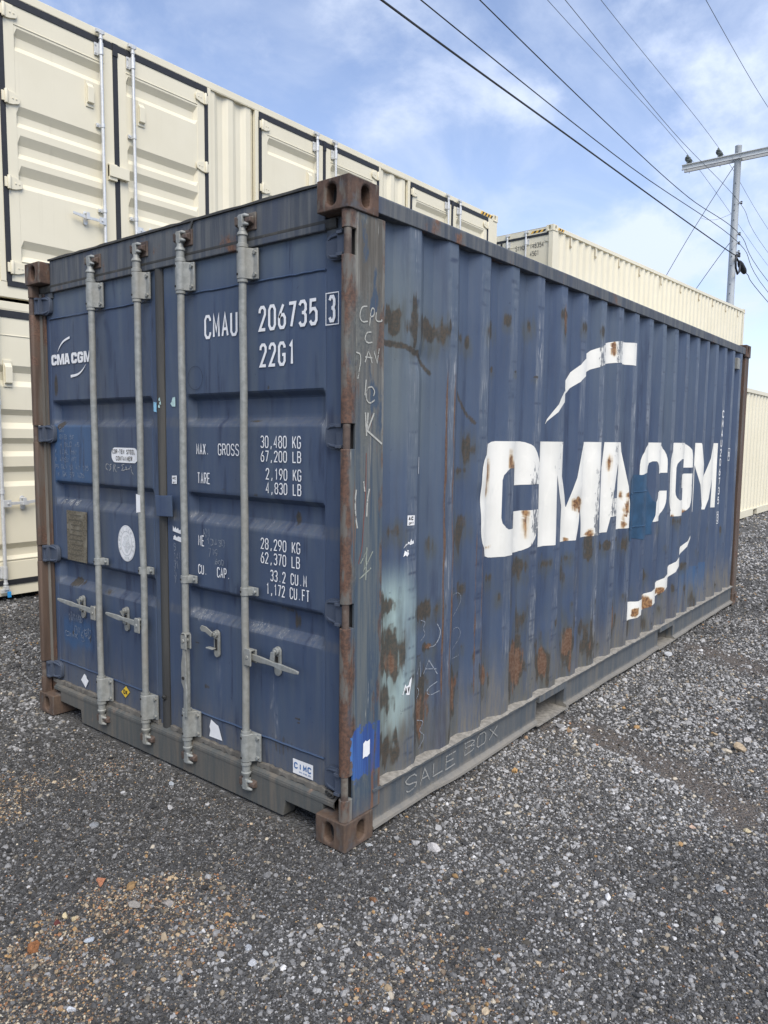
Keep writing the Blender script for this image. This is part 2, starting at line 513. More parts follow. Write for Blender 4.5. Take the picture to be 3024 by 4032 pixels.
class MB:
    def __init__(s):
        s.v, s.f = [], []

    def add(s, vs, fs):
        k = len(s.v)
        s.v += [tuple(v) for v in vs]
        s.f += [tuple(i + k for i in f) for f in fs]
        return s

    def box(s, x0, x1, y0, y1, z0, z1):
        return s.add([(x0, y0, z0), (x1, y0, z0), (x1, y1, z0), (x0, y1, z0), (x0, y0, z1), (x1, y0, z1), (x1, y1, z1), (x0, y1, z1)],
                     [(0, 3, 2, 1), (4, 5, 6, 7), (0, 1, 5, 4), (1, 2, 6, 5), (2, 3, 7, 6), (3, 0, 4, 7)])

    def prism(s, poly, axis, a, b):
        def q(p, t):
            return {'x': (t, p[0], p[1]), 'y': (p[0], t, p[1]), 'z': (p[0], p[1], t)}[axis]
        n = len(poly)
        return s.add([q(p, a) for p in poly] + [q(p, b) for p in poly],
                     [tuple(range(n)), tuple(range(2 * n - 1, n - 1, -1))] + [(i, i + n, (i + 1) % n + n, (i + 1) % n) for i in range(n)])

    def lathe(s, prof, o=(0, 0, 0), axis='z', n=14):
        vs, fs = [], []
        for r, h in prof:
            for k in range(n):
                a = 2 * math.pi * k / n
                c, d = r * math.cos(a), r * math.sin(a)
                p = {'z': (c, d, h), 'x': (h, c, d), 'y': (c, h, d)}[axis]
                vs.append((o[0] + p[0], o[1] + p[1], o[2] + p[2]))
        m = len(prof)
        for i in range(m - 1):
            for k in range(n):
                fs.append((i * n + k, i * n + (k + 1) % n, (i + 1) * n + (k + 1) % n, (i + 1) * n + k))
        fs.append(tuple(range(n - 1, -1, -1)))
        fs.append(tuple((m - 1) * n + k for k in range(n)))
        return s.add(vs, fs)

    def tube(s, pts, r, n=8):
        pts = [Vector(p) for p in pts]
        vs, fs = [], []
        rr = r if isinstance(r, (list, tuple)) else [r] * len(pts)
        ref = None
        for i, p in enumerate(pts):
            t = (pts[min(i + 1, len(pts) - 1)] - pts[max(i - 1, 0)]).normalized()
            if ref is None:
                ref = t.cross(Vector((0, 0, 1)) if abs(t.z) < .9 else Vector((1, 0, 0))).normalized()
            a = (ref - t * ref.dot(t)).normalized()
            ref = a
            b = t.cross(a)
            for k in range(n):
                an = 2 * math.pi * k / n
                vs.append(p + (a * math.cos(an) + b * math.sin(an)) * rr[i])
        for i in range(len(pts) - 1):
            for k in range(n):
                fs.append((i * n + k, i * n + (k + 1) % n, (i + 1) * n + (k + 1) % n, (i + 1) * n + k))
        fs.append(tuple(range(n - 1, -1, -1)))
        fs.append(tuple((len(pts) - 1) * n + k for k in range(n)))
        return s.add(vs, fs)

    def ribbon(s, pts, t, fn, lift=0.0):
        """flat stroke of width t along 2D pts; fn(u, v, lift) -> xyz"""
        P = [np.array(p, float) for p in pts]
        L, R = [], []
        n = len(P)
        closed = np.allclose(P[0], P[-1])
        for i in range(n):
            a = P[i] - P[i - 1] if i > 0 else (P[-1] - P[-2] if closed else None)
            b = P[i + 1] - P[i] if i < n - 1 else (P[1] - P[0] if closed else None)
            a = b if a is None else a
            b = a if b is None else b
            a, b = a / (np.linalg.norm(a) + 1e-9), b / (np.linalg.norm(b) + 1e-9)
            na, nb = np.array([-a[1], a[0]]), np.array([-b[1], b[0]])
            m = na + nb
            ml = np.linalg.norm(m)
            m = na if ml < 1e-6 else m / ml
            k = min(1 / max(m @ na, .45), 2.0)
            L.append(P[i] + m * k * t / 2)
            R.append(P[i] - m * k * t / 2)
        vs = [fn(p[0], p[1], lift) for p in L] + [fn(p[0], p[1], lift) for p in R]
        return s.add(vs, [(i, i + 1, n + i + 1, n + i) for i in range(n - 1)])

    def mesh(s, name, smooth=None):
        me = bpy.data.meshes.new(name)
        me.from_pydata(s.v, [], s.f)
        bm = bmesh.new()
        bm.from_mesh(me)
        bmesh.ops.recalc_face_normals(bm, faces=bm.faces)
        bm.to_mesh(me)
        bm.free()
        if smooth is not None:
            me.polygons.foreach_set('use_smooth', [True] * len(me.polygons))
            me.set_sharp_from_angle(angle=math.radians(smooth))
        return me

    def build(s, name, mat, parent=None, smooth=None, bevel=0.0, loc=None, rot=None, seg=2, weld=False):
        me = s.mesh(name, smooth)
        o = link_mesh(name, me, mat, parent, loc, rot)
        if weld:
            bm = bmesh.new()
            bm.from_mesh(me)
            bmesh.ops.remove_doubles(bm, verts=bm.verts, dist=1e-4)
            bmesh.ops.recalc_face_normals(bm, faces=bm.faces)
            bm.to_mesh(me)
            bm.free()
        if bevel:
            b = o.modifiers.new('bevel', 'BEVEL')
            b.width = bevel
            b.segments = seg
            b.limit_method = 'ANGLE'
            b.angle_limit = math.radians(35)
            b.harden_normals = False
        return o


def copy_part(o, parent, loc=None):
    c = o.copy()
    COL.objects.link(c)
    c.parent = parent
    if loc is not None:
        c.location = loc
    return c


def shift(o, parent, d):
    """copy of a part (and its sub-parts) moved by d"""
    c = copy_part(o, parent, Vector(o.location) + Vector(d))
    for ch in list(o.children):
        copy_part(ch, c)
    return c


def grid_obj(name, A, B, fn, mat, parent, attrs=None, flip=False):
    """dense grid; A, B 1-D arrays; fn(a, b) -> (X, Y, Z); attrs(a, b) -> dict of point masks"""
    a, b = np.meshgrid(A, B, indexing='ij')
    a, b = a.ravel(), b.ravel()
    X, Y, Z = fn(a, b)
    na, nb = len(A), len(B)
    me = bpy.data.meshes.new(name)
    i = (np.arange(na - 1)[:, None] * nb + np.arange(nb - 1)[None]).ravel()
    q = np.stack([i, i + nb, i + nb + 1, i + 1], 1)
    if flip:
        q = q[:, ::-1]
    me.vertices.add(na * nb)
    me.vertices.foreach_set('co', np.stack([X, Y, Z], 1).astype(np.float32).ravel())
    me.loops.add(q.size)
    me.loops.foreach_set('vertex_index', q.astype(np.int32).ravel())
    me.polygons.add(len(q))
    me.polygons.foreach_set('loop_start', (np.arange(len(q)) * 4).astype(np.int32))
    me.polygons.foreach_set('loop_total', np.full(len(q), 4, np.int32))
    me.update(calc_edges=True)
    me.polygons.foreach_set('use_smooth', [True] * len(q))
    me.set_sharp_from_angle(angle=math.radians(20))
    if attrs:
        for k, v in attrs(a, b).items():
            me.attributes.new(k, 'FLOAT', 'POINT').data.foreach_set('value', np.clip(v, 0, 1).astype(np.float32))
    return link_mesh(name, me, mat, parent)


# stroke lettering: every glyph is a set of strokes on a 4 x 7 cell
def _g(t):
    return [[tuple(float(c) for c in p.split(',')) for p in st.split()] for st in t.split('/')]


FONT = {k: _g(v) for k, v in {
    '0': '1,0 3,0 4,1.2 4,5.8 3,7 1,7 0,5.8 0,1.2 1,0', '1': '1,5.7 2.3,7 2.3,0',
    '2': '0,5.3 0.2,6.3 1.2,7 2.9,7 3.9,6.1 3.9,4.7 0.1,0 4,0', '3': '0,6 1,7 3,7 4,6 4,4.6 3,3.7 1.6,3.7/3,3.7 4,2.8 4,1 3,0 1,0 0,1',
    '4': '3,0 3,7 0,2 4,2', '5': '3.8,7 .4,7 0.2,3.8 1.2,4.4 3,4.4 4,3.4 4,1 3,0 1,0 0,1',
    '6': '2.9,7 1.0,4.7 0,2.9 0,1.1 1,0 3,0 4,1.1 4,2.9 3,3.9 1.2,3.9 .2,3', '7': '0,7 4,7 1.4,0',
    '8': '1,3.7 0,4.7 0,6 1,7 3,7 4,6 4,4.7 3,3.7 1,3.7 0,2.7 0,1 1,0 3,0 4,1 4,2.7 3,3.7',
    '9': '1.1,0 3,2.3 4,4.1 4,5.9 3,7 1,7 0,5.9 0,4.1 1,3.1 2.8,3.1 3.8,4',
    'A': '0,0 2,7 4,0/.7,2.2 3.3,2.2', 'B': '0,3.7 0,7 2.8,7 3.8,6 3.8,4.6 2.8,3.7 0,3.7/2.8,3.7 4,2.8 4,1 3,0 0,0 0,3.7',
    'C': '4,5.4 4,5.9 3,7 1,7 0,5.9 0,1.1 1,0 3,0 4,1.1 4,1.7', 'D': '0,0 0,7 2.6,7 4,5.7 4,1.3 2.6,0 0,0',
    'E': '4,7 0,7 0,0 4,0/0,3.6 3.2,3.6', 'F': '4,7 0,7 0,0/0,3.6 3.2,3.6', 'G': '4,5.4 4,5.9 3,7 1,7 0,5.9 0,1.1 1,0 3,0 4,1.1 4,3.2 2.3,3.2',
    'H': '0,0 0,7/4,0 4,7/0,3.6 4,3.6', 'I': '2,0 2,7', 'J': '4,7 4,1.2 3,0 1,0 0,1.2', 'K': '0,0 0,7/4,7 .3,2.6/1.4,4 4,0',
    'L': '0,7 0,0 3.8,0', 'M': '0,0 0,7 2,2 4,7 4,0', 'N': '0,0 0,7 4,0 4,7', 'O': '1,0 3,0 4,1.2 4,5.8 3,7 1,7 0,5.8 0,1.2 1,0',
    'P': '0,0 0,7 3,7 4,6 4,4.3 3,3.3 0,3.3', 'R': '0,0 0,7 3,7 4,6 4,4.5 3,3.5 0,3.5/2.2,3.5 4,0', 'S': '4,5.7 3,7 1,7 0,6 0,4.6 1,3.8 3,3.3 4,2.5 4,1 3,0 1,0 0,1.2',
    'T': '0,7 4,7/2,7 2,0', 'U': '0,7 0,1.1 1,0 3,0 4,1.1 4,7', 'V': '0,7 2,0 4,7', 'W': '0,7 1,0 2,5 3,0 4,7', 'X': '0,0 4,7/0,7 4,0', 'Y': '0,7 2,3.4 4,7/2,3.4 2,0', 'Z': '0,7 4,7 0,0 4,0', 'Q': '1,0 3,0 4,1.2 4,5.8 3,7 1,7 0,5.8 0,1.2 1,0/2.4,2 4,0',
    '.': '1.6,.4 2.4,.4', ',': '2.3,.9 1.6,-1', '-': '.4,3.3 3.6,3.3', '/': '0,0 4,7'}.items()}


def text(mb, s, u, v, h, wid, t, fn, jit=0.0, rnd=None):
    """write s in a box: left-bottom (u, v), height h, total width wid, stroke t"""
    n = len(s)
    pitch = wid / (n - 1 + .80) if n > 1 else wid / .8
    gw = pitch * .80
    k = 0
    for i, ch in enumerate(s):
        if ch == ' ':
            continue
        for st in FONT[ch]:
            p = []
            for (a, b) in st:
                ja, jb = ((rnd.random() - .5) * jit, (rnd.random() - .5) * jit) if rnd else (0, 0)
                p.append((u + i * pitch + (a / 4 + ja) * (gw - t) + t / 2, v + (b / 7 + jb) * (h - t) + t / 2))
            mb.ribbon(p, t, fn, k * .00012)
            k += 1
    return mb


def oval(cx, cy, rx, ry, n=24, a0=0):
    return [(cx + rx * math.cos(a0 + 2 * math.pi * i / n), cy + ry * math.sin(a0 + 2 * math.pi * i / n)) for i in range(n)]


def casting_mesh():
    """corner casting with oval apertures on its two outer faces; corner at the origin"""
    LX, LY, LZ, K = .178, .162, .118, 8
    mb = MB()

    def face(axis, w, cx):
        cz, rx, rz = .059, .026, .014
        rect = [(w * i / K, 0) for i in range(K)] + [(w, LZ * i / K) for i in range(K)] + \
               [(w - w * i / K, LZ) for i in range(K)] + [(0, LZ - LZ * i / K) for i in range(K)]
        n = len(rect)
        hole = []
        for (p, q_) in rect:
            a = math.atan2((q_ - cz) / LZ, (p - cx) / w)
            pz = max(-rz, min(rz, rz * 2.2 * math.sin(a)))
            hole.append((cx + rx * math.cos(a), cz + pz + rx * math.sin(a)))
        q = (lambda p, d: (d, p[0], p[1])) if axis == 'x' else (lambda p, d: (p[0], d, p[1]))
        rim = [(cx + (p[0] - cx) * 1.12, cz + (p[1] - cz) * 1.10) for p in hole]
        vs = [q(p, 0) for p in rect] + [q(p, 0) for p in rim] + [q(p, .006) for p in hole] + [q(p, .047) for p in hole]
        fs = []
        for i in range(n):
            j = (i + 1) % n
            fs += [(i, j, n + j, n + i), (n + i, n + j, 2 * n + j, 2 * n + i), (2 * n + i, 2 * n + j, 3 * n + j, 3 * n + i)]
        fs.append(tuple(3 * n + i for i in range(n)))
        mb.add(vs, fs)

    face('x', LY, .089)
    face('y', LX, .101)
    for z in (0, LZ):
        ring = [(LX * i / K, 0, z) for i in range(K + 1)] + [(LX, LY, z)] + [(0, LY - LY * i / K, z) for i in range(K)]
        mb.add(ring, [tuple(range(len(ring)))])
    for e in ([(LX, 0, LZ * i / K) for i in range(K + 1)] + [(LX, LY, LZ), (LX, LY, 0)], [(0, LY, LZ * i / K) for i in range(K + 1)] + [(LX, LY, LZ), (LX, LY, 0)]):
        mb.add(e, [tuple(range(len(e)))])
    me = bpy.data.meshes.new('corner_casting')
    me.from_pydata(mb.v, [], mb.f)
    bm = bmesh.new()
    bm.from_mesh(me)
    bmesh.ops.remove_doubles(bm, verts=bm.verts, dist=1e-5)
    bmesh.ops.recalc_face_normals(bm, faces=bm.faces)
    for f in bm.faces:
        if all(abs(v.co.x - .047) < 1e-5 for v in f.verts) or all(abs(v.co.y - .047) < 1e-5 for v in f.verts):
            f.material_index = 1  # aperture end faces coloured dark to stand in for shade inside
    bm.to_mesh(me)
    bm.free()
    return me


def casting_obj(parent, loc, sx, sy, me, mat, bevel=.010):
    o = link_mesh('corner_casting', me, mat, parent, loc)
    o.scale = (sx, sy, 1)
    b = o.modifiers.new('bevel', 'BEVEL')
    b.width = bevel
    b.segments = 3
    b.limit_method = 'ANGLE'
    b.angle_limit = math.radians(50)
    return o


# ================================================================== ground (structure)
def ground_h(x, y):
    h = .12 * ss(8.0, 13.0, x) + (fbm(x * .9, y * .9, 31, 3) - .5) * .030
    # wheel track beside the container: shallow trough with a low ridge of stone along it
    t = track(x, y)
    h = h - .014 * t[0] + .009 * t[1]
    near = np.exp(-((np.clip(np.abs(x - 3.0) - 3.1, 0, None)) ** 2 + (np.clip(np.abs(y - 1.2) - 1.3, 0, None)) ** 2) / .18)
    return h * (1 - near) - .006 * near


SOIL = [[(1.80, .02), (1.80, -.25), (1.74, -.48), (1.66, -.70), (1.50, -.92), (1.40, -1.10)], [(4.02, -.22), (3.92, -.46), (3.68, -.66)]]
RIDGE = [(1.85, -.02), (1.62, -.33), (1.55, -.53), (1.47, -.71), (1.38, -.90)]


def track(x, y):
    nx = (fbm(x * 3, y * 3, 41, 3) - .5) * .25
    s = np.maximum(seg(x + nx, y, SOIL[0], .16), seg(x + nx, y, SOIL[1], .17))
    r = seg(x + nx * .4, y, RIDGE, .05)
    return np.clip(s, 0, 1) * (1 - np.clip(r, 0, 1) * .9), np.clip(r, 0, 1)


def tan_mask(x, y):
    """where the tan and orange stones lie among the grey"""
    m = blobs(x, y, [(-.66, 1.55, .20, .22, .75), (-1.06, .40, .24, .16, 1), (-.66, .33, .20, .12, .95), (-.68, .08, .22, .12, .7), (-1.12, .12, .30, .24, .85),
                     (-.3, 1.42, .2, .08, .45), (-.4, -.75, .3, .2, .35)], 51, 1.3, fq=4)
    return m


gx = np.unique(np.concatenate([np.linspace(-3.2, 6.4, 193), np.linspace(6.4, 24, 89), np.linspace(-12, -3.2, 45), [-900, -300, -100, -40, 40, 70, 120, 300, 900]]))
gy = np.unique(np.concatenate([np.linspace(-3.0, 3.2, 125), np.linspace(3.2, 14, 55), np.linspace(-12, -3.0, 46), [-900, -300, -100, -40, 24, 45, 100, 300, 900]]))


def ground_mat():
    m = Mat('grey_gravel_ground', .92)
    f = m.voro(150)
    g = m.voro(62, out='Color')
    n = m.noise(3.2, 5)
    h = m.noise(240, 3)
    c = m.mix(m.rng(n, .3, .7), (.056, .055, .052), (.088, .086, .080))
    sepc = m.n.new('ShaderNodeSeparateColor')
    m.l.new(g, sepc.inputs[0])
    c = m.mix(m.rng(sepc.outputs[0], .55, .95, 0, .8), c, (.135, .135, .135))
    c = m.mix(m.rng(sepc.outputs[1], .88, .96, 0, .9), c, (.30, .30, .29))
    c = m.mix(m.rng(h, .4, .75, 0, .5), c, (.11, .105, .098))
    c = m.mix(m.op('MULTIPLY', m.attr('tan'), m.rng(h, .35, .7, 0, .6)), c, (.10, .074, .05))
    c = m.mix(m.op('MULTIPLY', m.attr('soil'), .92), c, m.mix(m.rng(h, .3, .7), (.105, .088, .073), (.165, .14, .118)))
    b = m.op('ADD', m.op('MULTIPLY', f, 1.0), m.op('MULTIPLY', m.voro(62), 2.0))
    return m.out(c, bump=b, bs=.9, bd=.008)


g = grid_obj('ground', gx, gy, lambda a, b: (a, b, ground_h(a, b)), ground_mat(), None,
             lambda a, b: dict(soil=track(a, b)[0], tan=tan_mask(a, b)))
tag(g, kind='structure')

# ================================================================== blue container
H, Wd, L = 2.591, 2.438, 6.058
blue = empty('shipping_container', label='old blue freight container with rust stains, big white CMA CGM lettering and closed end doors', cat='shipping container')

XR0, PER = .472, .2805
PANEL_X0, PANEL_X1 = .224, 5.852
bp = [PANEL_X0]
for k in range(-1, 20):
    r = XR0 + PER * k
    bp += [r - .143, r - .075, r, r + .068]
bp = sorted(b for b in set(bp) if PANEL_X0 <= b <= PANEL_X1) + [PANEL_X1]
bp = sorted(set(bp))
YO, YI = .014, .050


def prof(x):
    t = np.mod(x - (XR0 - .143), PER)          # 0 = start of the outward bevel
    y = np.where(t < .068, YI + (YO - YI) * t / .068, np.where(t < .143, YO, np.where(t < .211, YO + (YI - YO) * (t - .143) / .068, YI)))
    y = np.where(x < XR0 - .143, YI, y)
    return y


def dent(x, z):
    e = ss(.19, .45, z) * ss(2.5, 2.3, z)
    d = (fbm(x * 1.7, z * 1.4, 71, 3) - .5) * .012 * e
    d += .010 * np.exp(-(((x - 1.0) / .05) ** 2 + ((z - 1.35) / .06) ** 2)) + .010 * np.exp(-(((x - 2.12) / .12) ** 2 + ((z - 1.24) / .07) ** 2))
    d += .014 * np.exp(-(((x - .50) / .10) ** 2 + ((z - 1.97) / .05) ** 2)) - .008 * np.exp(-(((x - .75) / .03) ** 2 + ((z - 1.0) / .3) ** 2))
    return d


def side_y(x, z):
    return prof(x) + dent(x, z)


def outer_face(x):
    t = np.mod(x - (XR0 - .143), PER)
    return np.clip(np.minimum(t - .064, .147 - t) / .006, 0, 1) * (x > XR0 - .08), np.floor((x - XR0 + .143) / PER)


RUST_ALL = [(.33, 2.12, .051, .039), (.43, 2.12, .024, .062), (.58, 2.11, .095, .045), (.82, 2.10, .035, .025, .8), (.88, 2.08, .025, .03, .8), (1.06, 2.16, .045, .035, .7), (1.22, 2.22, .03, .03, .8),
        (1.47, 2.23, .035, .03, .8), (.90, 1.60, .03, .05, .8), (.84, 1.49, .04, .012, .6), (.33, .73, .07, .085), (.30, .94, .045, .04, .9), (.30, .54, .035, .05), (.30, .32, .06, .055), (.55, .41, .075, .09),
        (.58, .87, .075, .03, .9), (.35, 1.25, .045, .025, .6), (.82, .42, .055, .095), (1.10, .44, .06, .05), (1.44, .41, .08, .1), (1.14, .94, .03, .024, .7), (1.45, .96, .055, .045, .8), (1.47, .67, .05, .05, .8),
        (.89, .92, .03, .04, .7), (.84, 1.17, .04, .075, .7), (.62, 1.17, .02, .02, .6), (.78, .26, .03, .036, .8), (.61, .70, .025, .017), (1.74, .94, .06, .03, .7), (2.03, .94, .06, .025, .6), (.86, 1.20, .04, .05, .7),
        (2.33, .98, .045, .055), (2.60, .96, .045, .03, .8), (2.90, .94, .04, .03, .8), (1.90, .57, .03, .05, .7), (2.28, .46, .05, .035, .8), (2.80, .42, .05, .08), (1.84, 2.33, .035, .03), (1.85, 2.26, .02, .03, .9),
        (2.11, 2.30, .03, .022, .6), (2.39, 2.31, .03, .027, .7), (3.40, .65, .035, .04, .7), (2.76, .69, .03, .026, .7), (4.28, .60, .03, .024, .6), (1.75, .36, .05, .08, .9), (2.05, .38, .05, .11, .9), (2.36, .34, .05, .09, .8),
        (3.10, .36, .05, .06, .7), (1.12, 1.98, .015, .012), (1.30, 1.98, .02, .008, .8), (1.52, 1.97, .02, .007, .8), (3.60, .99, .05, .03, .7), (4.05, 1.00, .07, .03, .7), (3.4, .28, .05, .05, .6), (4.6, .26, .06, .05, .5)]
_q = random.Random(17)
RUST = [(b[0], b[1], b[2] * _q.uniform(.75, 1.05), b[3] * _q.uniform(.8, 1.15) * (1.35 if b[1] < .6 else 1.1), (b[4] if len(b) > 4 else 1) * _q.uniform(.8, 1.12)) for b in RUST_ALL]
RUST += [(_q.uniform(.3, 5.6), _q.uniform(.25, 1.0), _q.uniform(.006, .018), _q.uniform(.008, .035), _q.uniform(.4, .8)) for _ in range(70)]
LETTER_RUST = [(1.10, 1.46, .030, .06, .9), (1.075, 1.40, .022, .07, .8), (1.28, 1.52, .02, .035, .8), (1.33, 1.50, .03, .02, .7), (2.13, 1.27, .07, .03), (2.18, 1.22, .04, .05), (2.92, 1.27, .06, .025), (2.905, 1.17, .035, .09, .8), (2.90, 1.07, .035, .02, 1),
               (2.60, 1.48, .014, .05), (2.31, 1.055, .06, .014), (2.02, 1.055, .03, .01), (1.75, 1.10, .02, .01, .7), (1.49, 1.25, .01, .018), (1.487, 1.19, .006, .05, .6), (3.97, 1.03, .04, .018), (4.30, 1.06, .04, .014), (3.43, .43, .08, .035),
               (3.72, .48, .08, .02), (3.18, .41, .05, .02), (2.62, 2.20, .02, .04), (1.91, 1.13, .015, .022, .8), (1.72, 1.54, .012, .026, .8), (1.75, 1.38, .012, .02, .6), (1.06, 1.18, .02, .008, .5), (1.12, 1.10, .02, .01, .5), (2.43, 1.10, .02, .03, .8)]
SCR = {0: .25, 1: .75, 2: .45, 3: .35, 4: .95, 5: .45, 6: .5, 7: .9, 8: .95, 9: .6, 10: .55, 11: .5, 12: .45, 13: .4, 14: .4, 15: .4, 16: .35, 17: .3, 18: .4, 19: .6}


def side_masks(x, z):
    rust = blobs(x, z, RUST, 3, 1.7, .5)
    rust = np.maximum(rust, .9 * seg(x, z + (fbm(x * 30, z * 9, 77, 2) - .5) * .02, [(.264, 2.02), (.368, 2.014), (.455, 1.995), (.535, 1.962), (.598, 1.92)], .012))
    rust = np.maximum(rust, .7 * seg(x, z, [(.81, 1.849), (.866, 1.783), (.935, 1.714)], .010))
    of, k = outer_face(x)
    nz = fbm(x * 4, z * 3.2, 5, 4)
    lvl = np.zeros_like(x)
    for a, b in SCR.items():
        lvl = np.where(k == a, b, lvl)
    scrape_or_lit = of * np.maximum(.42, lvl) * np.clip(.62 + (nz - .5) * 2.0, 0, 1) * ss(2.7, 2.1, z + (nz - .5))  # real scrapes, over a base lightening that paints the lit outer faces
    scrape_or_lit = np.maximum(scrape_or_lit, of * .35 * np.clip((fbm(x * 6, z * 26, 8, 3) - .52) * 6, 0, 1))
    n2 = fbm(x * 2, z * 6, 91, 3)
    orange = np.zeros_like(x)
    for kk, z0, z1, s_ in ((1, .35, 2.05, 1.25), (2, .25, 1.35, .85), (3, .25, 1.0, .35), (4, .2, .9, .35), (5, .3, .9, .3), (7, .3, 1.05, .3), (8, .25, .9, .3)):
        xr = XR0 + PER * kk
        for off, w in ((-.066, .009), (-.004, .006)):
            orange = np.maximum(orange, s_ * np.clip(1.3 - np.abs(x - xr - off - (n2 - .5) * .012) / w, 0, 1) * ss(z0, z0 + .2, z) * ss(z1, z1 - .25, z) * np.clip(.35 + n2, 0, 1))
    orange = np.maximum(orange, .9 * blobs(x, z, [(.33, .70, .03, .05, .6), (.56, .40, .04, .08, .8), (.82, .41, .035, .08, .9), (1.12, .43, .05, .04, .9), (1.43, .42, .05, .09, .8), (1.75, .36, .03, .06, .8), (2.05, .38, .03, .08, .8), (2.36, .34, .03, .06, .7), (2.80, .42, .03, .06, .8), (1.06, 2.16, .03, .02, .5), (1.85, 2.30, .02, .05, .8), (.61, .70, .02, .01)], 12, 1.8))
    fade = .80 * ss(.75, .40, x) * ss(1.45, 1.75, z) * ss(2.55, 2.2, z) + .35 * ss(.5, .85, fbm(x * 1.5, z * .7, 15, 3)) + .30 * ss(.35, .2, x)
    fade = np.maximum(fade, .55 * of * ss(1.1, 1.6, z) * ss(1.5, .4, x))
    n3 = fbm(x * 20, z * 2.5, 17, 3)
    teal = ss(.50, .36, x + (n3 - .5) * .10) * ss(1.15, .93, z) * ss(.24, .42, z + (n3 - .5) * .25) * (x > .2)
    teal = np.maximum(teal, .55 * np.clip(1.4 - np.abs(x - .475) / .035, 0, 1) * ss(1.08, .9, z) * ss(.24, .5, z))
    dirt = ss(.62, .22, z + (n3 - .5) * .35) * .85 + .12
    patch = .65 * ((x > 4.16) & (x < 4.90) & (z < .565) & (z > .2)) + .75 * teal * 0
    patch = np.maximum(patch, .7 * np.clip(1.4 - np.abs(x - .445) / .03, 0, 1) * ss(.62, .5, z) * ss(.22, .3, z))
    dark = .6 * np.clip((fbm(x * 16, z * 1.1, 19, 3) - .60) * 6, 0, 1)
    dark = np.maximum(dark, .8 * of * np.clip((fbm(x * 9, z * 60, 21, 2) - .70) * 9, 0, 1))
    stain = np.clip(blobs(x, z, [(b[0], b[1] - .02, b[2] * 1.35, b[3] * 1.7, .75) for b in RUST], 33, 1.2, .9), 0, 1)
    stain = np.maximum(stain, .6 * np.clip((fbm(x * 3.2, z * 2.2, 37, 4) - .60) * 6, 0, 1) * ss(1.3, .3, z))
    return dict(rust=rust, scrape_or_lit=scrape_or_lit, orange=orange, fade=fade, teal=teal * .95, dirt=dirt, patch=patch, dark=dark, stain=stain)


xs = np.unique(np.round(np.concatenate([np.linspace(a, b, max(2, int((b - a) / .0088) + 2)) for a, b in zip(bp[:-1], bp[1:])]), 6))
zs = np.linspace(.196, 2.512, 236)
panel = grid_obj('side_panel', xs, zs, lambda a, b: (a, side_y(a, b), b), MAT['blue'], blue, side_masks, flip=False)
panel['label'] = 'corrugated blue side panel with big white lettering'

# far side, closed end, roof and floor (seen only from elsewhere)
cv, cf = [], []
for i, x in enumerate(bp):
    y = Wd - float(prof(np.array([x]))[0])
    cv += [(x, y, .196), (x, y, 2.512)]
for i in range(len(bp) - 1):
    cf.append((2 * i, 2 * i + 1, 2 * i + 3, 2 * i + 2))
MB().add(cv, cf).build('side_panel', MAT['blue'], blue)
ev, ef = [], []
for i, y in enumerate(np.arange(.06, 2.39, .0575)):
    x = 6.02 - (.03 if (i // 2) % 2 else 0)
    ev += [(x, y, .16), (x, y, 2.53)]
MB().add(ev, [(2 * i, 2 * i + 1, 2 * i + 3, 2 * i + 2) for i in range(len(ev) // 2 - 1)]).build('end_panel', MAT['blue'], blue)
rv = []
for i, x in enumerate(np.arange(.09, 6.0, .045)):
    z = 2.562 + (.016 if (i // 2) % 2 else 0)
    rv += [(x, .05, z), (x, Wd - .05, z)]
MB().add(rv, [(2 * i, 2 * i + 1, 2 * i + 3, 2 * i + 2) for i in range(len(rv) // 2 - 1)]).build('roof_panel', MAT['rail'], blue)
MB().box(.14, 5.95, .07, Wd - .07, .13, .155).build('floor', MAT['dark'], blue)

# corner castings
cme = casting_mesh()
cme.materials.append(MAT['casting'])
cme.materials.append(MAT['dark'])
at = cme.attributes.new('low', 'FLOAT', 'POINT')
lowme = cme.copy()
lowme.attributes['low'].data.foreach_set('value', np.ones(len(lowme.vertices), np.float32))
for (x, sx) in ((0, 1), (L, -1)):
    for (y, sy) in ((0, 1), (Wd, -1)):
        casting_obj(blue, (x, y, H - .118), sx, sy, cme, MAT['casting'])
        casting_obj(blue, (x, y, 0), sx, sy, lowme, MAT['casting'])

# corner posts of the door end: side plate, round front edge and open pockets for the hinge pins
HZ = [2.359, 1.643, .949, .256]


def door_post(mir, mat):
    mb = MB()
    q = (lambda y: y) if not mir else (lambda y: Wd - y)

    def bx(x0, x1, y0, y1, z0, z1):
        a, b = sorted((q(y0), q(y1)))
        mb.box(x0, x1, a, b, z0, z1)

    bx(.058, .226, .008, .020, .118, H - .118)                        # side plate
    bx(.214, .226, .020, .056, .118, H - .118)                        # return towards the panel
    
    e = sorted(HZ)
    edges = [.118] + [v for zc in e for v in (zc - .048, zc + .048)] + [H - .118]
    for a, b in zip(edges[0::2], edges[1::2]):
        pts = [(.056, .008), (.030, .005), (.018, .008), (.009, .016), (.006, .026), (.008, .040), (.018, .048), (.056, .050)]
        mb.prism([(x, q(y)) for x, y in pts], 'z', a, b)
    o = mb.build('corner_post', mat, blue, smooth=40, bevel=.002)
    a, b = sorted((q(.020), q(.085)))
    MB().box(.066, .076, a, b, .118, H - .118).build('post_web', MAT['dark'] if not mir else mat, o)  # near web coloured dark as painted shade behind the hinge pins
    for zc in HZ:
        MB().lathe([(.0145, zc - .0475), (.0145, zc + .0475)], (.024, q(.024), 0), n=14).build('hinge_pin', MAT['keeper'], o, smooth=40)
    return o


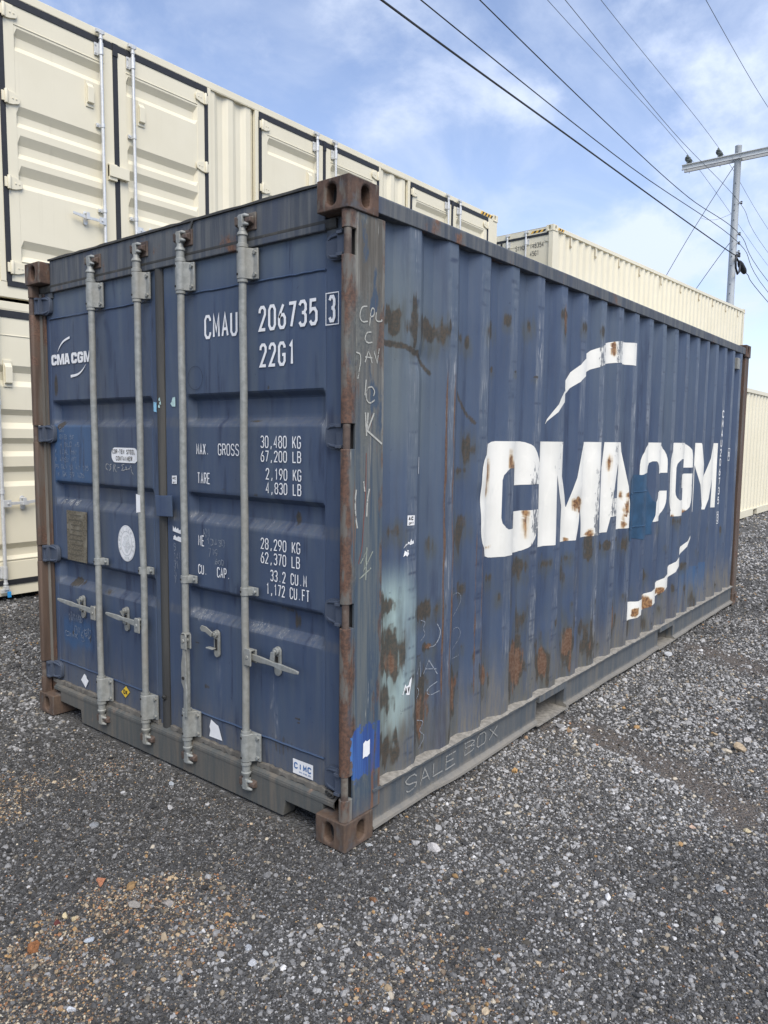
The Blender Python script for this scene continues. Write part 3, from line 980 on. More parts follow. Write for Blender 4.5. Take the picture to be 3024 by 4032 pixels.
door_post(False, MAT['post'])
p2 = door_post(True, MAT['farpost'])
for s in (0, 1):
    q = (lambda y: y) if not s else (lambda y: Wd - y)
    MB().prism([(5.90, q(.012)), (6.046, q(.012)), (6.046, q(.10)), (6.03, q(.10)), (6.03, q(.026)), (5.912, q(.026)), (5.912, q(.07)), (5.90, q(.07))], 'z', .118, H - .118).build(
        'corner_post', MAT['farpost'], blue, bevel=.003)
    MB().prism([(5.852, q(.046)), (5.905, q(.046)), (5.905, q(.056)), (5.852, q(.056))], 'z', .17, 2.5).build('post_web', MAT['blue'], blue)

# rails
for s in (0, 1):
    q = (lambda y: y) if not s else (lambda y: Wd - y)
    mb = MB()
    xr = np.linspace(.178, 5.88, 60)
    vs, fs = [], []
    for i, x in enumerate(xr):
        w = (vn(np.array([x * 2.1]), np.array([0.3]), 5)[0] - .5) * .006
        ring = [(.006 + w, 2.493 + w), (.006 + w, 2.553), (.012, 2.560), (.066, 2.560), (.066, 2.493)]
        vs += [(x, q(y), z) for y, z in ring]
    n = 5
    for i in range(len(xr) - 1):
        for k in range(n):
            fs.append((i * n + k, i * n + (k + 1) % n, (i + 1) * n + (k + 1) % n, (i + 1) * n + k))
    fs += [tuple(range(n)), tuple(range(len(vs) - n, len(vs)))]
    mb.add(vs, fs).build('top_rail', MAT['rail'], blue, bevel=.003)
    # bottom rail: a bent channel with its top flange under the panel and a lip along its foot
    for a, b in ((.178, 1.66), (2.02, 3.70), (4.06, 5.88)):
        xr = np.linspace(a, b, max(4, int((b - a) / .07)))
        vs, fs = [], []
        for x in xr:
            w = (vn(np.array([x * 3.3]), np.array([7.3]), 5)[0] - .5) * .016
            w2 = (vn(np.array([x * 5.1]), np.array([2.3]), 6)[0] - .5) * .022
            ring = [(.002 + w * .4, .197), (.002 + w * .4, .187), (.020, .183), (.022 + w * .4, .052), (.002 + w, .040 + w2 * .6), (.000 + w, .028 + w2 * .6), (.070, .032), (.070, .197)]
            vs += [(x, q(y), z) for y, z in ring]
        n = 8
        for i in range(len(xr) - 1):
            for k in range(n):
                fs.append((i * n + k, i * n + (k + 1) % n, (i + 1) * n + (k + 1) % n, (i + 1) * n + k))
        fs += [tuple(range(n)), tuple(range(len(vs) - n, len(vs)))]
        MB().add(vs, fs).build('bottom_rail', MAT['lowrail'], blue)
    for a, b in ((1.66, 2.02), (3.70, 4.06)):
        y0, y1 = sorted((q(.002), q(.066)))
        MB().box(a, b, y0, y1, .155, .197).build('pocket_lintel', MAT['lowrail'], blue)
        y0, y1 = sorted((q(-.004), q(.9)))
        MB().box(a - .02, b + .02, y0, y1, .022, .030).build('pocket_strap', MAT['ledge'], blue)
for a in (1.66, 3.70):
    MB().box(a - .012, a - .004, .07, Wd - .07, .03, .15).build('pocket_wall', MAT['lowrail'], blue)
    MB().box(a + .364, a + .372, .07, Wd - .07, .03, .15).build('pocket_wall', MAT['lowrail'], blue)
# dusty flange that shows in every bay of the panel, with lumps of weld along its edge
fx = np.linspace(.228, 5.87, 420)
fv = []
for x in fx:
    w = float((vn(np.array([x * 22]), np.array([1.3]), 3)[0] - .5) * .006)
    yo = float(prof(np.array([x]))[0])
    fv += [(x, -.002 + w * .4, .1985 + w), (x, yo * .55, .203 + w), (x, yo + .003, .2065 + w)]
ff = []
for i in range(len(fx) - 1):
    for k in range(2):
        ff.append((3 * i + k, 3 * i + k + 1, 3 * i + k + 4, 3 * i + k + 3))
MB().add(fv, ff).build('rail_flange', MAT['ledge'], blue, smooth=50)

# ------------------------------------------------------------------ big lettering, draped over the corrugation
def arc(cx, cy, rx, ry, a0, a1, n=7):
    return [(cx + rx * math.cos(math.radians(a0 + (a1 - a0) * i / n)), cy + ry * math.sin(math.radians(a0 + (a1 - a0) * i / n))) for i in range(n + 1)]


def glyph_C(w=.6, h=.588):
    return [[(w, .358)] + arc(w - .17, h - .16, .17, .16, 0, 90) + arc(.17, h - .16, .17, .16, 90, 180) + arc(.17, .16, .17, .16, 180, 270) + arc(w - .17, .16, .17, .16, 270, 360)
            + [(w, .22), (.365, .22)] + arc(.29, .20, .075, .065, 0, -180) + arc(.29, .39, .075, .062, 180, 0) + [(.365, .358)]]


def glyph_M(w=.8, h=.588, g=.2):
    return [[(0, 0), (0, h), (g + .06, h), (w / 2, .20), (w - g - .06, h), (w, h), (w, 0), (w - g, 0), (w - g, .40), (w / 2 + .075, 0), (w / 2 - .075, 0), (g, .40), (g, 0)]]


def glyph_A(w=.58, h=.588):
    return [[(0, 0), (.13, h), (w - .17, h), (w, 0), (w - .2, 0), (w - .23, .10), (.205, .10), (.18, 0)], [(.225, .22), (.285, .45), (w - .255, .22)]]


def glyph_G(w=.6, h=.588):
    return [[(w, .385)] + arc(w - .17, h - .16, .17, .16, 0, 90) + arc(.17, h - .16, .17, .16, 90, 180) + arc(.17, .16, .17, .16, 180, 270) + arc(w - .17, .16, .17, .16, 270, 360)
            + [(w, .335), (.29, .335), (.29, .225), (.385, .225)] + arc(.29, .20, .095, .075, 0, -90, 4) + arc(.27, .20, .065, .075, -90, -180, 4) + arc(.29, .39, .085, .07, 180, 0) + [(.385, .385)]]


def swoosh(pts, n=26):
    """tapering band through (x, z, half width) control points"""
    P = []
    for i in range(len(pts) - 1):
        p0, p1, p2_, p3 = pts[max(i - 1, 0)], pts[i], pts[i + 1], pts[min(i + 2, len(pts) - 1)]
        for k in range(6):
            t = k / 6
            P.append([.5 * (2 * b + (c - a) * t + (2 * a - 5 * b + 4 * c - d) * t * t + (3 * b - a - 3 * c + d) * t ** 3) for a, b, c, d in zip(p0, p1, p2_, p3)])
    P.append(list(pts[-1]))
    Lp, Rp = [], []
    for i, p in enumerate(P):
        a, b = P[max(i - 1, 0)], P[min(i + 1, len(P) - 1)]
        d = np.array([b[0] - a[0], b[1] - a[1]])
        d = d / (np.linalg.norm(d) + 1e-9)
        Lp.append((p[0] - d[1] * p[2], p[1] + d[0] * p[2]))
        Rp.append((p[0] + d[1] * p[2], p[1] - d[0] * p[2]))
    return [Lp + Rp[::-1]]


def drape(name, polys, mat, lift, parent, masks=True, zstep=.014):
    vs, fs = [], []
    for rings in polys:
        tri = tessellate_polygon([[Vector((p[0], p[1], 0)) for p in r] for r in rings])
        flat = [p for r in rings for p in r]
        k = len(vs)
        vs += [(p[0], 0, p[1]) for p in flat]
        fs += [tuple(k + i for i in t) for t in tri]
    me = bpy.data.meshes.new(name)
    me.from_pydata(vs, [], fs)
    bm = bmesh.new()
    bm.from_mesh(me)
    bmesh.ops.remove_doubles(bm, verts=bm.verts, dist=1e-5)
    x0, x1 = min(v[0] for v in vs), max(v[0] for v in vs)
    z0, z1 = min(v[2] for v in vs), max(v[2] for v in vs)
    cuts = [b for b in bp if x0 < b < x1]
    cuts += [(a + b) / 2 for a, b in zip(bp[:-1], bp[1:]) if x0 < (a + b) / 2 < x1]
    for x in sorted(cuts):
        bmesh.ops.bisect_plane(bm, geom=bm.verts[:] + bm.edges[:] + bm.faces[:], dist=1e-6, plane_co=(x, 0, 0), plane_no=(1, 0, 0))
    for z in np.arange(z0 + zstep, z1, zstep):
        bmesh.ops.bisect_plane(bm, geom=bm.verts[:] + bm.edges[:] + bm.faces[:], dist=1e-6, plane_co=(0, 0, z), plane_no=(0, 0, 1))
    co = np.array([v.co[:] for v in bm.verts])
    y = side_y(co[:, 0], co[:, 2]) - lift
    for v, yy in zip(bm.verts, y):
        v.co.y = yy
    bmesh.ops.recalc_face_normals(bm, faces=bm.faces)
    bm.to_mesh(me)
    bm.free()
    me.polygons.foreach_set('use_smooth', [True] * len(me.polygons))
    me.set_sharp_from_angle(angle=math.radians(40))
    if masks:
        n = len(me.vertices)
        co = np.empty(n * 3)
        me.vertices.foreach_get('co', co)
        x, z = co.reshape(-1, 3)[:, 0], co.reshape(-1, 3)[:, 2]
        r = blobs(x, z, [(b[0], b[1], b[2] * .7, b[3] * 1.15) + tuple(b[4:]) for b in LETTER_RUST], 23, 2.0, .8)
        of, k = outer_face(x)
        sc = of * np.select([k == 4, k == 7, k == 8], [.85, .75, .85], .30) * np.clip(.6 + (fbm(x * 5, z * 5, 5, 3) - .5) * 2, 0, 1)
        for nm, v in (('rust', r), ('scrape_or_lit', sc)):
            me.attributes.new(nm, 'FLOAT', 'POINT').data.foreach_set('value', np.clip(v, 0, 1).astype(np.float32))
    return link_mesh(name, me, mat, parent)


ZB = 1.042
for gl, x0 in ((glyph_C(), 1.0), (glyph_M(), 1.617), (glyph_A(), 2.425), (glyph_C(.58), 3.17), (glyph_G(.565), 3.80), (glyph_M(.74, .588, .135), 4.402)):
    drape('lettering', [[[(x0 + a, ZB + b) for a, b in r] for r in gl]], MAT['letter'], .0016, panel)
drape('logo_arc', [swoosh([(1.712, 1.728, .001), (1.80, 1.815, .015), (1.90, 1.905, .028), (2.13, 2.058, .046), (2.38, 2.155, .058), (2.66, 2.210, .068), (2.965, 2.222, .075)])], MAT['letter'], .0016, panel)
drape('logo_arc', [swoosh([(4.46, .885, .001), (4.34, .80, .016), (4.16, .685, .032), (3.83, .545, .05), (3.52, .462, .056), (3.22, .425, .060), (3.06, .425, .070), (3.01, .42, .055)])], MAT['letter'], .0016, panel)
pm = plain('fresh_blue_touch_up_paint', (.024, .068, .130), .4, var=.22, scale=9)
drape('paint_patch', [[[(2.965, 1.37), (2.99, 1.40), (3.10, 1.405), (3.19, 1.40), (3.28, 1.415), (3.30, 1.32), (3.40, 1.30), (3.46, 1.20), (3.50, 1.185), (3.49, 1.10), (3.45, 1.02), (3.46, .95), (3.30, .945), (3.25, .93), (3.10, .955), (2.97, .945), (2.95, 1.05), (2.955, 1.2)]]],
      pm, .003, panel, False)
for p in ([(2.97, 1.275), (3.30, 1.285)], [(3.33, 1.285), (3.335, 1.03)], [(2.97, 1.03), (3.31, 1.035)], [(2.962, 1.27), (2.964, 1.03)]):
    (ax, az), (bx_, bz) = p
    pts = [(ax + (bx_ - ax) * i / 14, 0, az + (bz - az) * i / 14) for i in range(15)]
    pts = [(x, float(side_y(np.array([x]), np.array([z]))[0]) - .004, z) for x, _, z in pts]
    MB().tube(pts, .005, 6).build('weld_bead', pm, panel, smooth=60)


def on_side(lift=.0025):
    def fn(u, v, l=0.0):
        return (u, float(side_y(np.array([u]), np.array([v]))[0]) - lift - l, v)
    return fn


def patch_side(name, poly, mat, lift=.002, parent=None):
    fn = on_side(lift)
    me = MB().add([fn(*p) for p in poly], [tuple(range(len(poly)))])
    return me.build(name, mat, parent or panel)


# vertical number at the closed end, stencilled character by character
mb = MB()
xa = XR0 + PER * 17 - .066
for i, ch in enumerate("CMAU206735"):
    text(mb, ch, xa, 1.86 - i * .088, .070, .052, .012, on_side())
text(mb, "3", xa + .006, .905, .075, .042, .011, on_side())
mb.ribbon([(xa - .004, .89), (xa + .056, .89), (xa + .056, .995), (xa - .004, .995), (xa - .004, .89)], .006, on_side())
xb = XR0 + PER * 18 - .068
text(mb, "22G1", xb + .004, 1.50, .05, .052, .007, on_side())
mb.ribbon([(xb, 1.47), (xb + .06, 1.47), (xb + .06, 1.58), (xb, 1.58), (xb, 1.47)], .006, on_side())
mb.build('vertical_lettering', MAT['white'], panel)
MB().box(5.60, 5.69, .006, .05, 2.335, 2.44).build('vent_cover', MAT['galv'], panel, bevel=.004)
# small stickers on the first ribs
st = patch_side('sticker', [(.402, 1.272), (.453, 1.270), (.455, 1.312), (.404, 1.315)], MAT['white'])
mb = MB()
text(mb, "AC", .410, 1.293, .016, .034, .005, on_side(.003))
text(mb, "OFT", .412, 1.275, .010, .034, .0025, on_side(.003))
mb.build('print', MAT['black'], panel)
patch_side('torn_sticker', [(.386, 1.176), (.452, 1.192), (.447, 1.206), (.438, 1.200), (.432, 1.214), (.424, 1.198), (.412, 1.203), (.405, 1.192), (.398, 1.196)], MAT['white'])
patch_side('torn_sticker', [(.386, 1.140), (.396, 1.147), (.405, 1.139), (.418, 1.150), (.412, 1.160), (.417, 1.166), (.404, 1.168), (.408, 1.157), (.392, 1.166)], MAT['white'])
patch_side('torn_sticker', [(.388, .540), (.432, .530), (.446, .585), (.449, .606), (.436, .596), (.426, .575), (.410, .572), (.402, .585)], MAT['white'])
mb = MB()
text(mb, "AV", .398, .542, .028, .036, .006, on_side(.003))
mb.build('print', MAT['black'], panel)
patch_side('vinyl_strip', [(.480, 1.488), (.496, 1.488), (.4965, 1.560), (.486, 1.559)], MAT['white'], .003)
rr = random.Random(3)


def scribble(name, strokes, t, fn, mat, parent, smooth=True, jit=.0):
    mb = MB()
    for k, s_ in enumerate(strokes):
        P = [np.array(p, float) for p in s_]
        if smooth and len(P) > 2:
            for _ in range(2):
                Q = [P[0]]
                for a, b in zip(P[:-1], P[1:]):
                    Q += [a * .75 + b * .25, a * .25 + b * .75]
                P = Q + [P[-1]]
        mb.ribbon(P, t, fn, k * .00012)
    return mb.build(name, mat, parent)


faint = MAT['faintchalk']
scribble('chalk_mark', [[(.50, .812), (.515, .84), (.535, .80), (.51, .775), (.50, .80)], [(.56, .83), (.60, .815), (.575, .79), (.60, .76), (.56, .735)], [(.655, .80), (.675, .76), (.65, .70), (.62, .695)]], .004, on_side(), faint, panel)
scribble('chalk_mark', [[(.485, .555), (.515, .645), (.53, .59), (.56, .64), (.565, .57)], [(.585, .575), (.62, .635), (.66, .565)], [(.60, .598), (.655, .59)]], .004, on_side(), faint, panel, False)
scribble('chalk_mark', [[(.51, .50), (.53, .53), (.555, .515), (.545, .48), (.515, .485), (.53, .46)], [(.66, .53), (.61, .50), (.62, .465), (.67, .485)]], .004, on_side(), faint, panel)
scribble('chalk_mark', [[(.50, .37), (.49, .31)], [(.54, .375), (.60, .355), (.55, .32), (.61, .285), (.55, .235)]], .004, on_side(), faint, panel)
scribble('chalk_mark', [[(.76, .88), (.86, .92), (.90, .87), (.82, .80)], [(.78, .72), (.86, .75), (.90, .70), (.82, .64)], [(.80, .60), (.88, .60)]], .003, on_side(), faint, panel)

# SALE BOX on the lower rail, chalk on the corner post
railfn = lambda u, v, l=0.0: (u, .0195 + (.183 - v) * .012 - l - .003, v)
mb = MB()
jr = random.Random(5)
text(mb, "SALE", .42, .082, .070, .40, .0065, railfn, .10, jr)
text(mb, "BOX", .90, .095, .066, .32, .0060, railfn, .12, jr)
mb.build('chalk_lettering', chalk('dusty_chalk', (.34, .34, .32)), blue)
postfn = lambda u, v, l=0.0: (u, .006 - l, v)
pc = chalk('pale_crayon', (.44, .44, .40), .38, .54, 70)
scribble('chalk_mark', [[(.118, 2.135), (.085, 2.13), (.072, 2.09), (.090, 2.072), (.122, 2.08)], [(.132, 2.062), (.140, 2.13), (.160, 2.135), (.160, 2.105), (.136, 2.098)], [(.172, 2.12), (.168, 2.085), (.208, 2.09), (.205, 2.098)]], .0055, postfn, pc, blue)
scribble('chalk_mark', [[(.143, 2.042), (.115, 2.038), (.103, 2.010), (.122, 1.998), (.150, 2.004)]], .0055, postfn, pc, blue)
scribble('chalk_mark', [[(.108, 1.925), (.128, 1.972), (.150, 1.925)], [(.108, 1.945), (.150, 1.945)], [(.160, 1.972), (.180, 1.928), (.192, 1.985)]], .005, postfn, pc, blue, False)
scribble('chalk_mark', [[(.055, 1.958), (.088, 1.952), (.066, 1.86)], [(.115, 1.86), (.108, 1.80)], [(.150, 1.835), (.120, 1.83), (.112, 1.79), (.135, 1.768), (.168, 1.785)], [(.150, 1.835), (.168, 1.82), (.160, 1.80)]], .0055, postfn, pc, blue)
scribble('chalk_mark', [[(.112, 1.735), (.120, 1.645)], [(.128, 1.735), (.122, 1.66)], [(.165, 1.735), (.125, 1.665), (.215, 1.615)]], .008, postfn, pc, blue, False)
scribble('chalk_mark', [[(.062, 1.44), (.055, 1.40), (.060, 1.33), (.070, 1.29)], [(.140, 1.44), (.128, 1.40), (.125, 1.33)], [(.105, 1.47), (.112, 1.43)]], .008, postfn, pc, blue)
scribble('chalk_mark', [[(.09, 1.15), (.13, 1.20), (.11, 1.12), (.165, 1.19)], [(.085, 1.09), (.155, 1.125)], [(.128, 1.21), (.122, 1.08)]], .006, postfn, chalk('pale_green_crayon', (.32, .35, .30)), blue, False)
scribble('scratch', [[(.120, 1.58), (.118, 1.40), (.105, 1.30), (.100, 1.21), (.078, 1.15)]], .0028, postfn, plain('red_scratch', (.22, .05, .035), .8), blue)
MB().add([postfn(*p) for p in ((.114, .352), (.128, .356), (.140, .352), (.157, .360), (.158, .420), (.140, .416), (.130, .423), (.116, .414))], [tuple(range(8))]).build('torn_sticker', MAT['white'], blue)

# ------------------------------------------------------------------ door end: header, sill, doors
hd = MB()
hd.prism([(.17, 2.428), (Wd - .17, 2.428), (Wd - .17, 2.597), (.17, 2.597)], 'x', .058, .13)
hd.build('door_header', MAT['rail'], blue, bevel=.004)
lip = []
yy = np.linspace(.165, Wd - .165, 90)
lip = [(y, 2.597) for y in yy] + [(y, 2.604 + .006 * float(vn(np.array([y * 14]), np.array([.4]), 3)[0])) for y in yy[::-1]]
MB().prism(lip, 'x', .050, .16).build('roof_flashing', MAT['rubber'], blue)
MB().prism([(.97, 2.597), (.985, 2.597), (.999, 2.56), (.993, 2.556), (.984, 2.575)], 'x', .050, .056).build('loose_flashing', MAT['rubber'], blue)
for y0, y1 in ((.060, .17), (Wd - .17, Wd - .060)):
    MB().box(.070, .13, y0, y1, 2.40, H - .119).build('header_end', MAT['rail'], blue)
# gasket under the header
prof_g = [(.066, 2.430), (.060, 2.438), (.060, 2.450), (.0575, 2.455), (.0575, 2.466), (.08, 2.468), (.08, 2.428)]
MB().prism(prof_g, 'y', .115, Wd - .03).build('door_gasket', MAT['rubber'], blue, smooth=50)
sill = MB()
sill.prism([(.163, .078), (.384, .078), (.398, .006), (2.040, .006), (2.052, .078), (2.275, .078), (2.275, .164), (.163, .164)], 'x', .046, .12)
sill.prism([(.163, .078), (.163, .010), (.176, .010), (.176, .078)], 'x', .09, .15)
sill.build('door_sill', MAT['sill'], blue, bevel=.004)
MB().prism([(.0440, .142), (.0475, .137), (.0475, .1635), (.086, .186), (.086, .1645), (.0440, .156)], 'y', .10, Wd - .10).build('sill_ledge', MAT['sill'], blue, bevel=.002)
for y0 in (.33, 2.06):
    MB().box(.12, .60, y0 - .2, y0 - .19, .01, .15).build('pocket_wall', MAT['sill'], blue)
    MB().box(.12, .60, y0 + .075, y0 + .085, .01, .15).build('pocket_wall', MAT['sill'], blue)
# torn lower seals
rj = random.Random(9)


def torn(y0, y1, n, x=.066):
    top, bot = [], []
    for i in range(n + 1):
        y = y0 + (y1 - y0) * i / n
        top.append((y, .192 + rj.random() * .008))
        bot.append((y, .168 + rj.random() * .012))
    MB().prism(bot + top[::-1], 'x', x - .006, x + .012).build('torn_gasket', MAT['rubber_low'], blue, bevel=.002)


torn(.13, .58, 26)
torn(.66, 1.22, 30)
torn(1.32, 2.38, 44)
for y, z, r in ((.125, .182, .018), (.14, .19, .013), (1.262, .33, .012)):
    pts = [(.056 - .004 * math.sin(k), y + r * math.cos(k * 1.3), z + r * .9 * math.sin(k * 1.1)) for k in range(9)]
    MB().tube(pts, .006, 6).build('torn_gasket', MAT['rubber'], blue, smooth=60)

XD, RD = .078, .042
BANDS = [(1.830, 1.806, 1.722, 1.686), (1.377, 1.353, 1.278, 1.236), (.928, .905, .812, .778)]


def door_depth(y, z, y0, y1):
    d = np.zeros_like(z)
    for a, b, c, e in BANDS:
        d = np.maximum(d, ss(a + .004, b - .004, z) * ss(e - .004, c + .004, z))
    return d * ss(y0, y0 + .030, y) * ss(y1, y1 - .030, y)


DRUST = [(.33, .445, .016, .006), (.335, .428, .010, .003), (.51, 1.845, .008, .012, .7), (.38, .86, .012, .035, .7), (.44, .90, .05, .010, .5), (.955, .452, .016, .008, .6), (.62, 1.705, .03, .004, .7), (.60, 1.385, .012, .01, .6), (.82, 1.40, .02, .006, .5),
         (.385, 1.30, .02, .02, .8), (.37, 2.002, .006, .012, .6), (2.27, 1.92, .022, .05, .7), (2.235, 1.69, .05, .018, .9), (2.13, .80, .05, .02, .8), (1.80, .79, .04, .012, .5), (2.17, .50, .012, .02, .7), (1.98, .50, .01, .025, .5), (.44, .30, .05, .03, .35), (.56, .38, .012, .10, .35), (1.02, .655, .02, .004, .6)]


def door_masks(y, z, y0, y1, left):
    n1_ = fbm(y * 18, z * 2.2, 61, 4)
    n2_ = fbm(y * 40, z * 10, 62, 3)
    rust = blobs(y, z, DRUST, 63, 1.5, .4)
    dirt = .10 + .55 * ss(.50, .16, z + (n1_ - .5) * .3)
    scrape_or_lit = np.zeros_like(y)
    skew = (fbm(y * 60 + z * 18, z * 9 - y * 5, 64, 2) - .5)
    for a, b, c, e in BANDS:
        m = ss(e - .018, e + .004, z) * ss(c + .02, c - .008, z)
        scrape_or_lit = np.maximum(scrape_or_lit, m * (.28 + skew * 1.1) * np.clip(.6 + (fbm(y * 3, z, 66, 2) - .5) * 2, .15, 1))
        dirt = np.maximum(dirt, m * .34)
    for (py, pz, ry, rz, s_) in ((.98, .79, .05, .02, .8), (.60, .80, .06, .02, .8), (.19, 1.68, .02, .05, .8), (1.29, 1.30, .02, .03, .5)):
        scrape_or_lit = np.maximum(scrape_or_lit, blobs(y, z, [(py, pz, ry, rz, s_)], 67, 1.4))
    if not left:
        scrape_or_lit = np.maximum(scrape_or_lit, .85 * seg(y, z, [(.478, .60), (.474, .42), (.47, .30)], .014) * np.clip(n2_ * 2 - .5, 0, 1))
        scrape_or_lit = np.maximum(scrape_or_lit, .9 * seg(y, z, [(.487, .505), (.505, .455)], .005))
        scrape_or_lit = np.maximum(scrape_or_lit, .5 * seg(y, z, [(.86, .60), (.86, .44)], .02) * np.clip(n2_ * 2 - .6, 0, 1))
    dark = .75 * np.clip((fbm(y * 30, z * 3.2, 65, 3) - .66) * 9, 0, 1)
    patch = np.zeros_like(y)
    if left:
        patch = .75 * ss(1.915, 1.93, y) * ss(2.322, 2.31, y + (n2_ - .5) * .01) * ss(1.362, 1.372, z) * ss(1.700, 1.690, z)
        patch = np.maximum(patch, .6 * ss(1.93, 1.95, y) * ss(2.28, 2.26, y) * ss(.40, .45, z + (n1_ - .5) * .1) * ss(.62, .55, z + (n1_ - .5) * .1))
        dark = np.maximum(dark, .8 * seg(y, z, [(1.86, 2.19), (1.83, 2.14), (1.83, 2.06)], .012))
        dark = np.maximum(dark, .5 * seg(y, z, [(1.75, 2.22), (1.71, 2.14), (1.71, 2.0)], .016))
    fade = .45 * ss(2.25, 2.4, z) + .25 * ss(.5, .8, n1_)
    return dict(rust=rust, scrape_or_lit=scrape_or_lit, dirt=dirt, dark=dark, patch=patch, fade=fade)


def make_door(y0, y1, py0, py1, left):
    ys = np.unique(np.round(np.concatenate([np.linspace(y0, y1, 150), [py0 - .001, py0 + .001, py1 - .001, py1 + .001]]), 5))
    zs_ = np.linspace(.172, 2.428, 282)

    def fn(a, b):
        wob = (fbm(a * 2.2, b * 2.2, 81, 2) - .5) * .006
        seam = .003 * (np.exp(-((a - py0) / .004) ** 2) + np.exp(-((a - py1) / .004) ** 2))
        return XD + RD * door_depth(a, b, py0, py1) + wob + seam, a, b
    d = grid_obj('door', ys, zs_, fn, MAT['blue'], blue, lambda a, b: door_masks(a, b, py0, py1, left), flip=True)
    MB().box(XD + .008, .12, y0, y0 + .004, .172, 2.428).box(XD + .008, .12, y1 - .004, y1, .172, 2.428).build('door_edge', MAT['blue'], d)
    for z in (2.287, .315):
        pts = [(XD - .002, py0 + (py1 - py0) * i / 22, z + (rj.random() - .5) * .003) for i in range(23)]
        MB().tube(pts, .005, 6).build('weld_bead', MAT['blue'], d, smooth=60)
    return d


doorR = make_door(.102, 1.236, .183, 1.075, False)
doorR['label'] = 'right door with the container number and weight table'
doorL = make_door(1.302, 2.385, 1.345, 2.320, True)
doorL['label'] = 'left door with the small logo, data plate and oval sticker'
MB().prism([(.074, 1.240), (.070, 1.246), (.062, 1.252), (.060, 1.268), (.062, 1.284), (.070, 1.290), (.074, 1.298), (.10, 1.298), (.10, 1.240)], 'z', .165, 2.43).build('centre_gasket', MAT['rubber'], blue, smooth=50)
MB().prism([(.060, 2.374), (.054, 2.382), (.054, 2.398), (.0645, 2.404), (.0645, 2.374)], 'z', .20, 2.43).build('side_gasket', MAT['rubber_low'], blue, smooth=50)


# hinges
def hinge_mesh():
    pl = [(0, -.050), (-.052, -.050), (-.072, -.040), (-.080, -.025), (-.080, .025), (-.072, .040), (-.052, .050), (0, .050)]
    mb = MB()
    # local: u runs from the post towards the door (negative), v up
    mb.prism([(-p[0], p[1]) for p in pl], 'x', .055, .077)
    for s_ in (-1, 1):
        mb.tube([(.051, -.028, s_ * .040), (.052, .02, s_ * .040), (.054, .052, s_ * .036), (.058, .072, s_ * .026)], [.007, .007, .006, .003], 7)
        mb.box(.022, .056, -.030, .0, s_ * .040 - .006, s_ * .040 + .006)
    mb.box(.034, .060, -.032, .004, -.044, .044)
    return mb.mesh('hinge', 45)


hme = hinge_mesh()
hme.materials.append(MAT['hinge'])
for z in HZ:
    o = link_mesh('hinge', hme, None, doorR, (0, .082, z))
    b = o.modifiers.new('bevel', 'BEVEL')
    b.width, b.segments = .003, 2
    o = link_mesh('hinge', hme, None, doorL, (0, Wd - .082, z))
    o.scale = (1, -1, 1)
    b = o.modifiers.new('bevel', 'BEVEL')
    b.width, b.segments = .003, 2
    MB().box(.030, .054, Wd - .060, Wd - .012, z - .046, z + .046).build('hinge_leaf', MAT['hinge'], doorL, bevel=.003)


# ------------------------------------------------------------------ locking bars
def bar_profile(y, zt=2.49, zb=.120):
    return (.030, y)


def bracket_poly(yb, xb=.030, r=.0245):
    P = [(xb + r * math.cos(math.radians(a)), yb + r * math.sin(math.radians(a))) for a in range(80, 290, 15)]
    return P + [(.054, yb - .040), (.056, yb - .062), (.066, yb - .062), (.066, yb + .020)]


def cam_parts(yb, zc, up_, bar):
    """claw at the end of the bar and the rusty keeper that holds it on the header or sill"""
    s = 1 if up_ else -1
    mb = MB()
    mb.box(.016, .046, yb - .014, yb + .014, zc - .024, zc + .028)
    for dz_, dy in ((.020, -.036), (-.014, -.036), (.016, .030)):
        z0 = zc + s * dz_
        mb.tube([(.026, yb, z0), (.026, yb + dy * .6, z0 + .003), (.034, yb + dy, z0)], [.011, .009, .006], 7)
    mb.build('cam', MAT['galv'], bar, smooth=45, bevel=.003)
    k = MB()
    k.box(.050, .060, yb - .058, yb + .046, zc - .034, zc + .038)
    k.prism([(.050, zc - .024), (.020, zc - .012), (.018, zc + .022), (.050, zc + .030)], 'y', yb + .018, yb + .040)
    k.prism([(.050, zc - .014), (.024, zc - .006), (.024, zc + .012), (.050, zc + .022)], 'y', yb - .052, yb - .018)
    k.build('keeper', MAT['keeper'], bar, bevel=.004)


def retainer(yb, zc, bar, closed=True, sgn=1):
    """plate with slotted hole and swinging hasp that holds a handle"""
    P = [(yb + .019 * math.cos(math.radians(a)), zc + .046 + .019 * math.sin(math.radians(a))) for a in range(0, 181, 20)] + \
        [(yb + .019 * math.cos(math.radians(a)), zc - .046 + .019 * math.sin(math.radians(a))) for a in range(180, 361, 20)]
    o = MB().prism(P, 'x', .064, .074).build('retainer', MAT['galv'], bar, bevel=.002)
    MB().box(.062, .0645, yb - .007, yb + .009, zc - .030, zc + .022).build('slot', MAT['dark'], bar)
    m = MB()
    m.lathe([(.016, .050), (.016, .064)], (0, yb, zc + .046), 'x', 12).lathe([(.009, .044), (.009, .052)], (0, yb, zc + .046), 'x', 6)
    if closed:
        m.prism([(yb - .010, zc + .05), (yb + .012, zc + .045), (yb + sgn * .012 + .006, zc + .012), (yb + sgn * .036, zc - .004), (yb + sgn * .040, zc - .016), (yb + sgn * .012, zc - .016), (yb - .008, zc + .004)], 'x', .036, .043)
    else:
        m.prism([(yb - .004, zc + .058), (yb + .045, zc + .078), (yb + .075, zc + .080), (yb + .086, zc + .066), (yb + .076, zc + .052), (yb + .045, zc + .052), (yb + .006, zc + .036)], 'x', .036, .044)
        m.box(.040, .064, yb + .002, yb + .050, zc - .026, zc - .020)
    m.build('hasp', MAT['galv'], bar, bevel=.002)
    return o


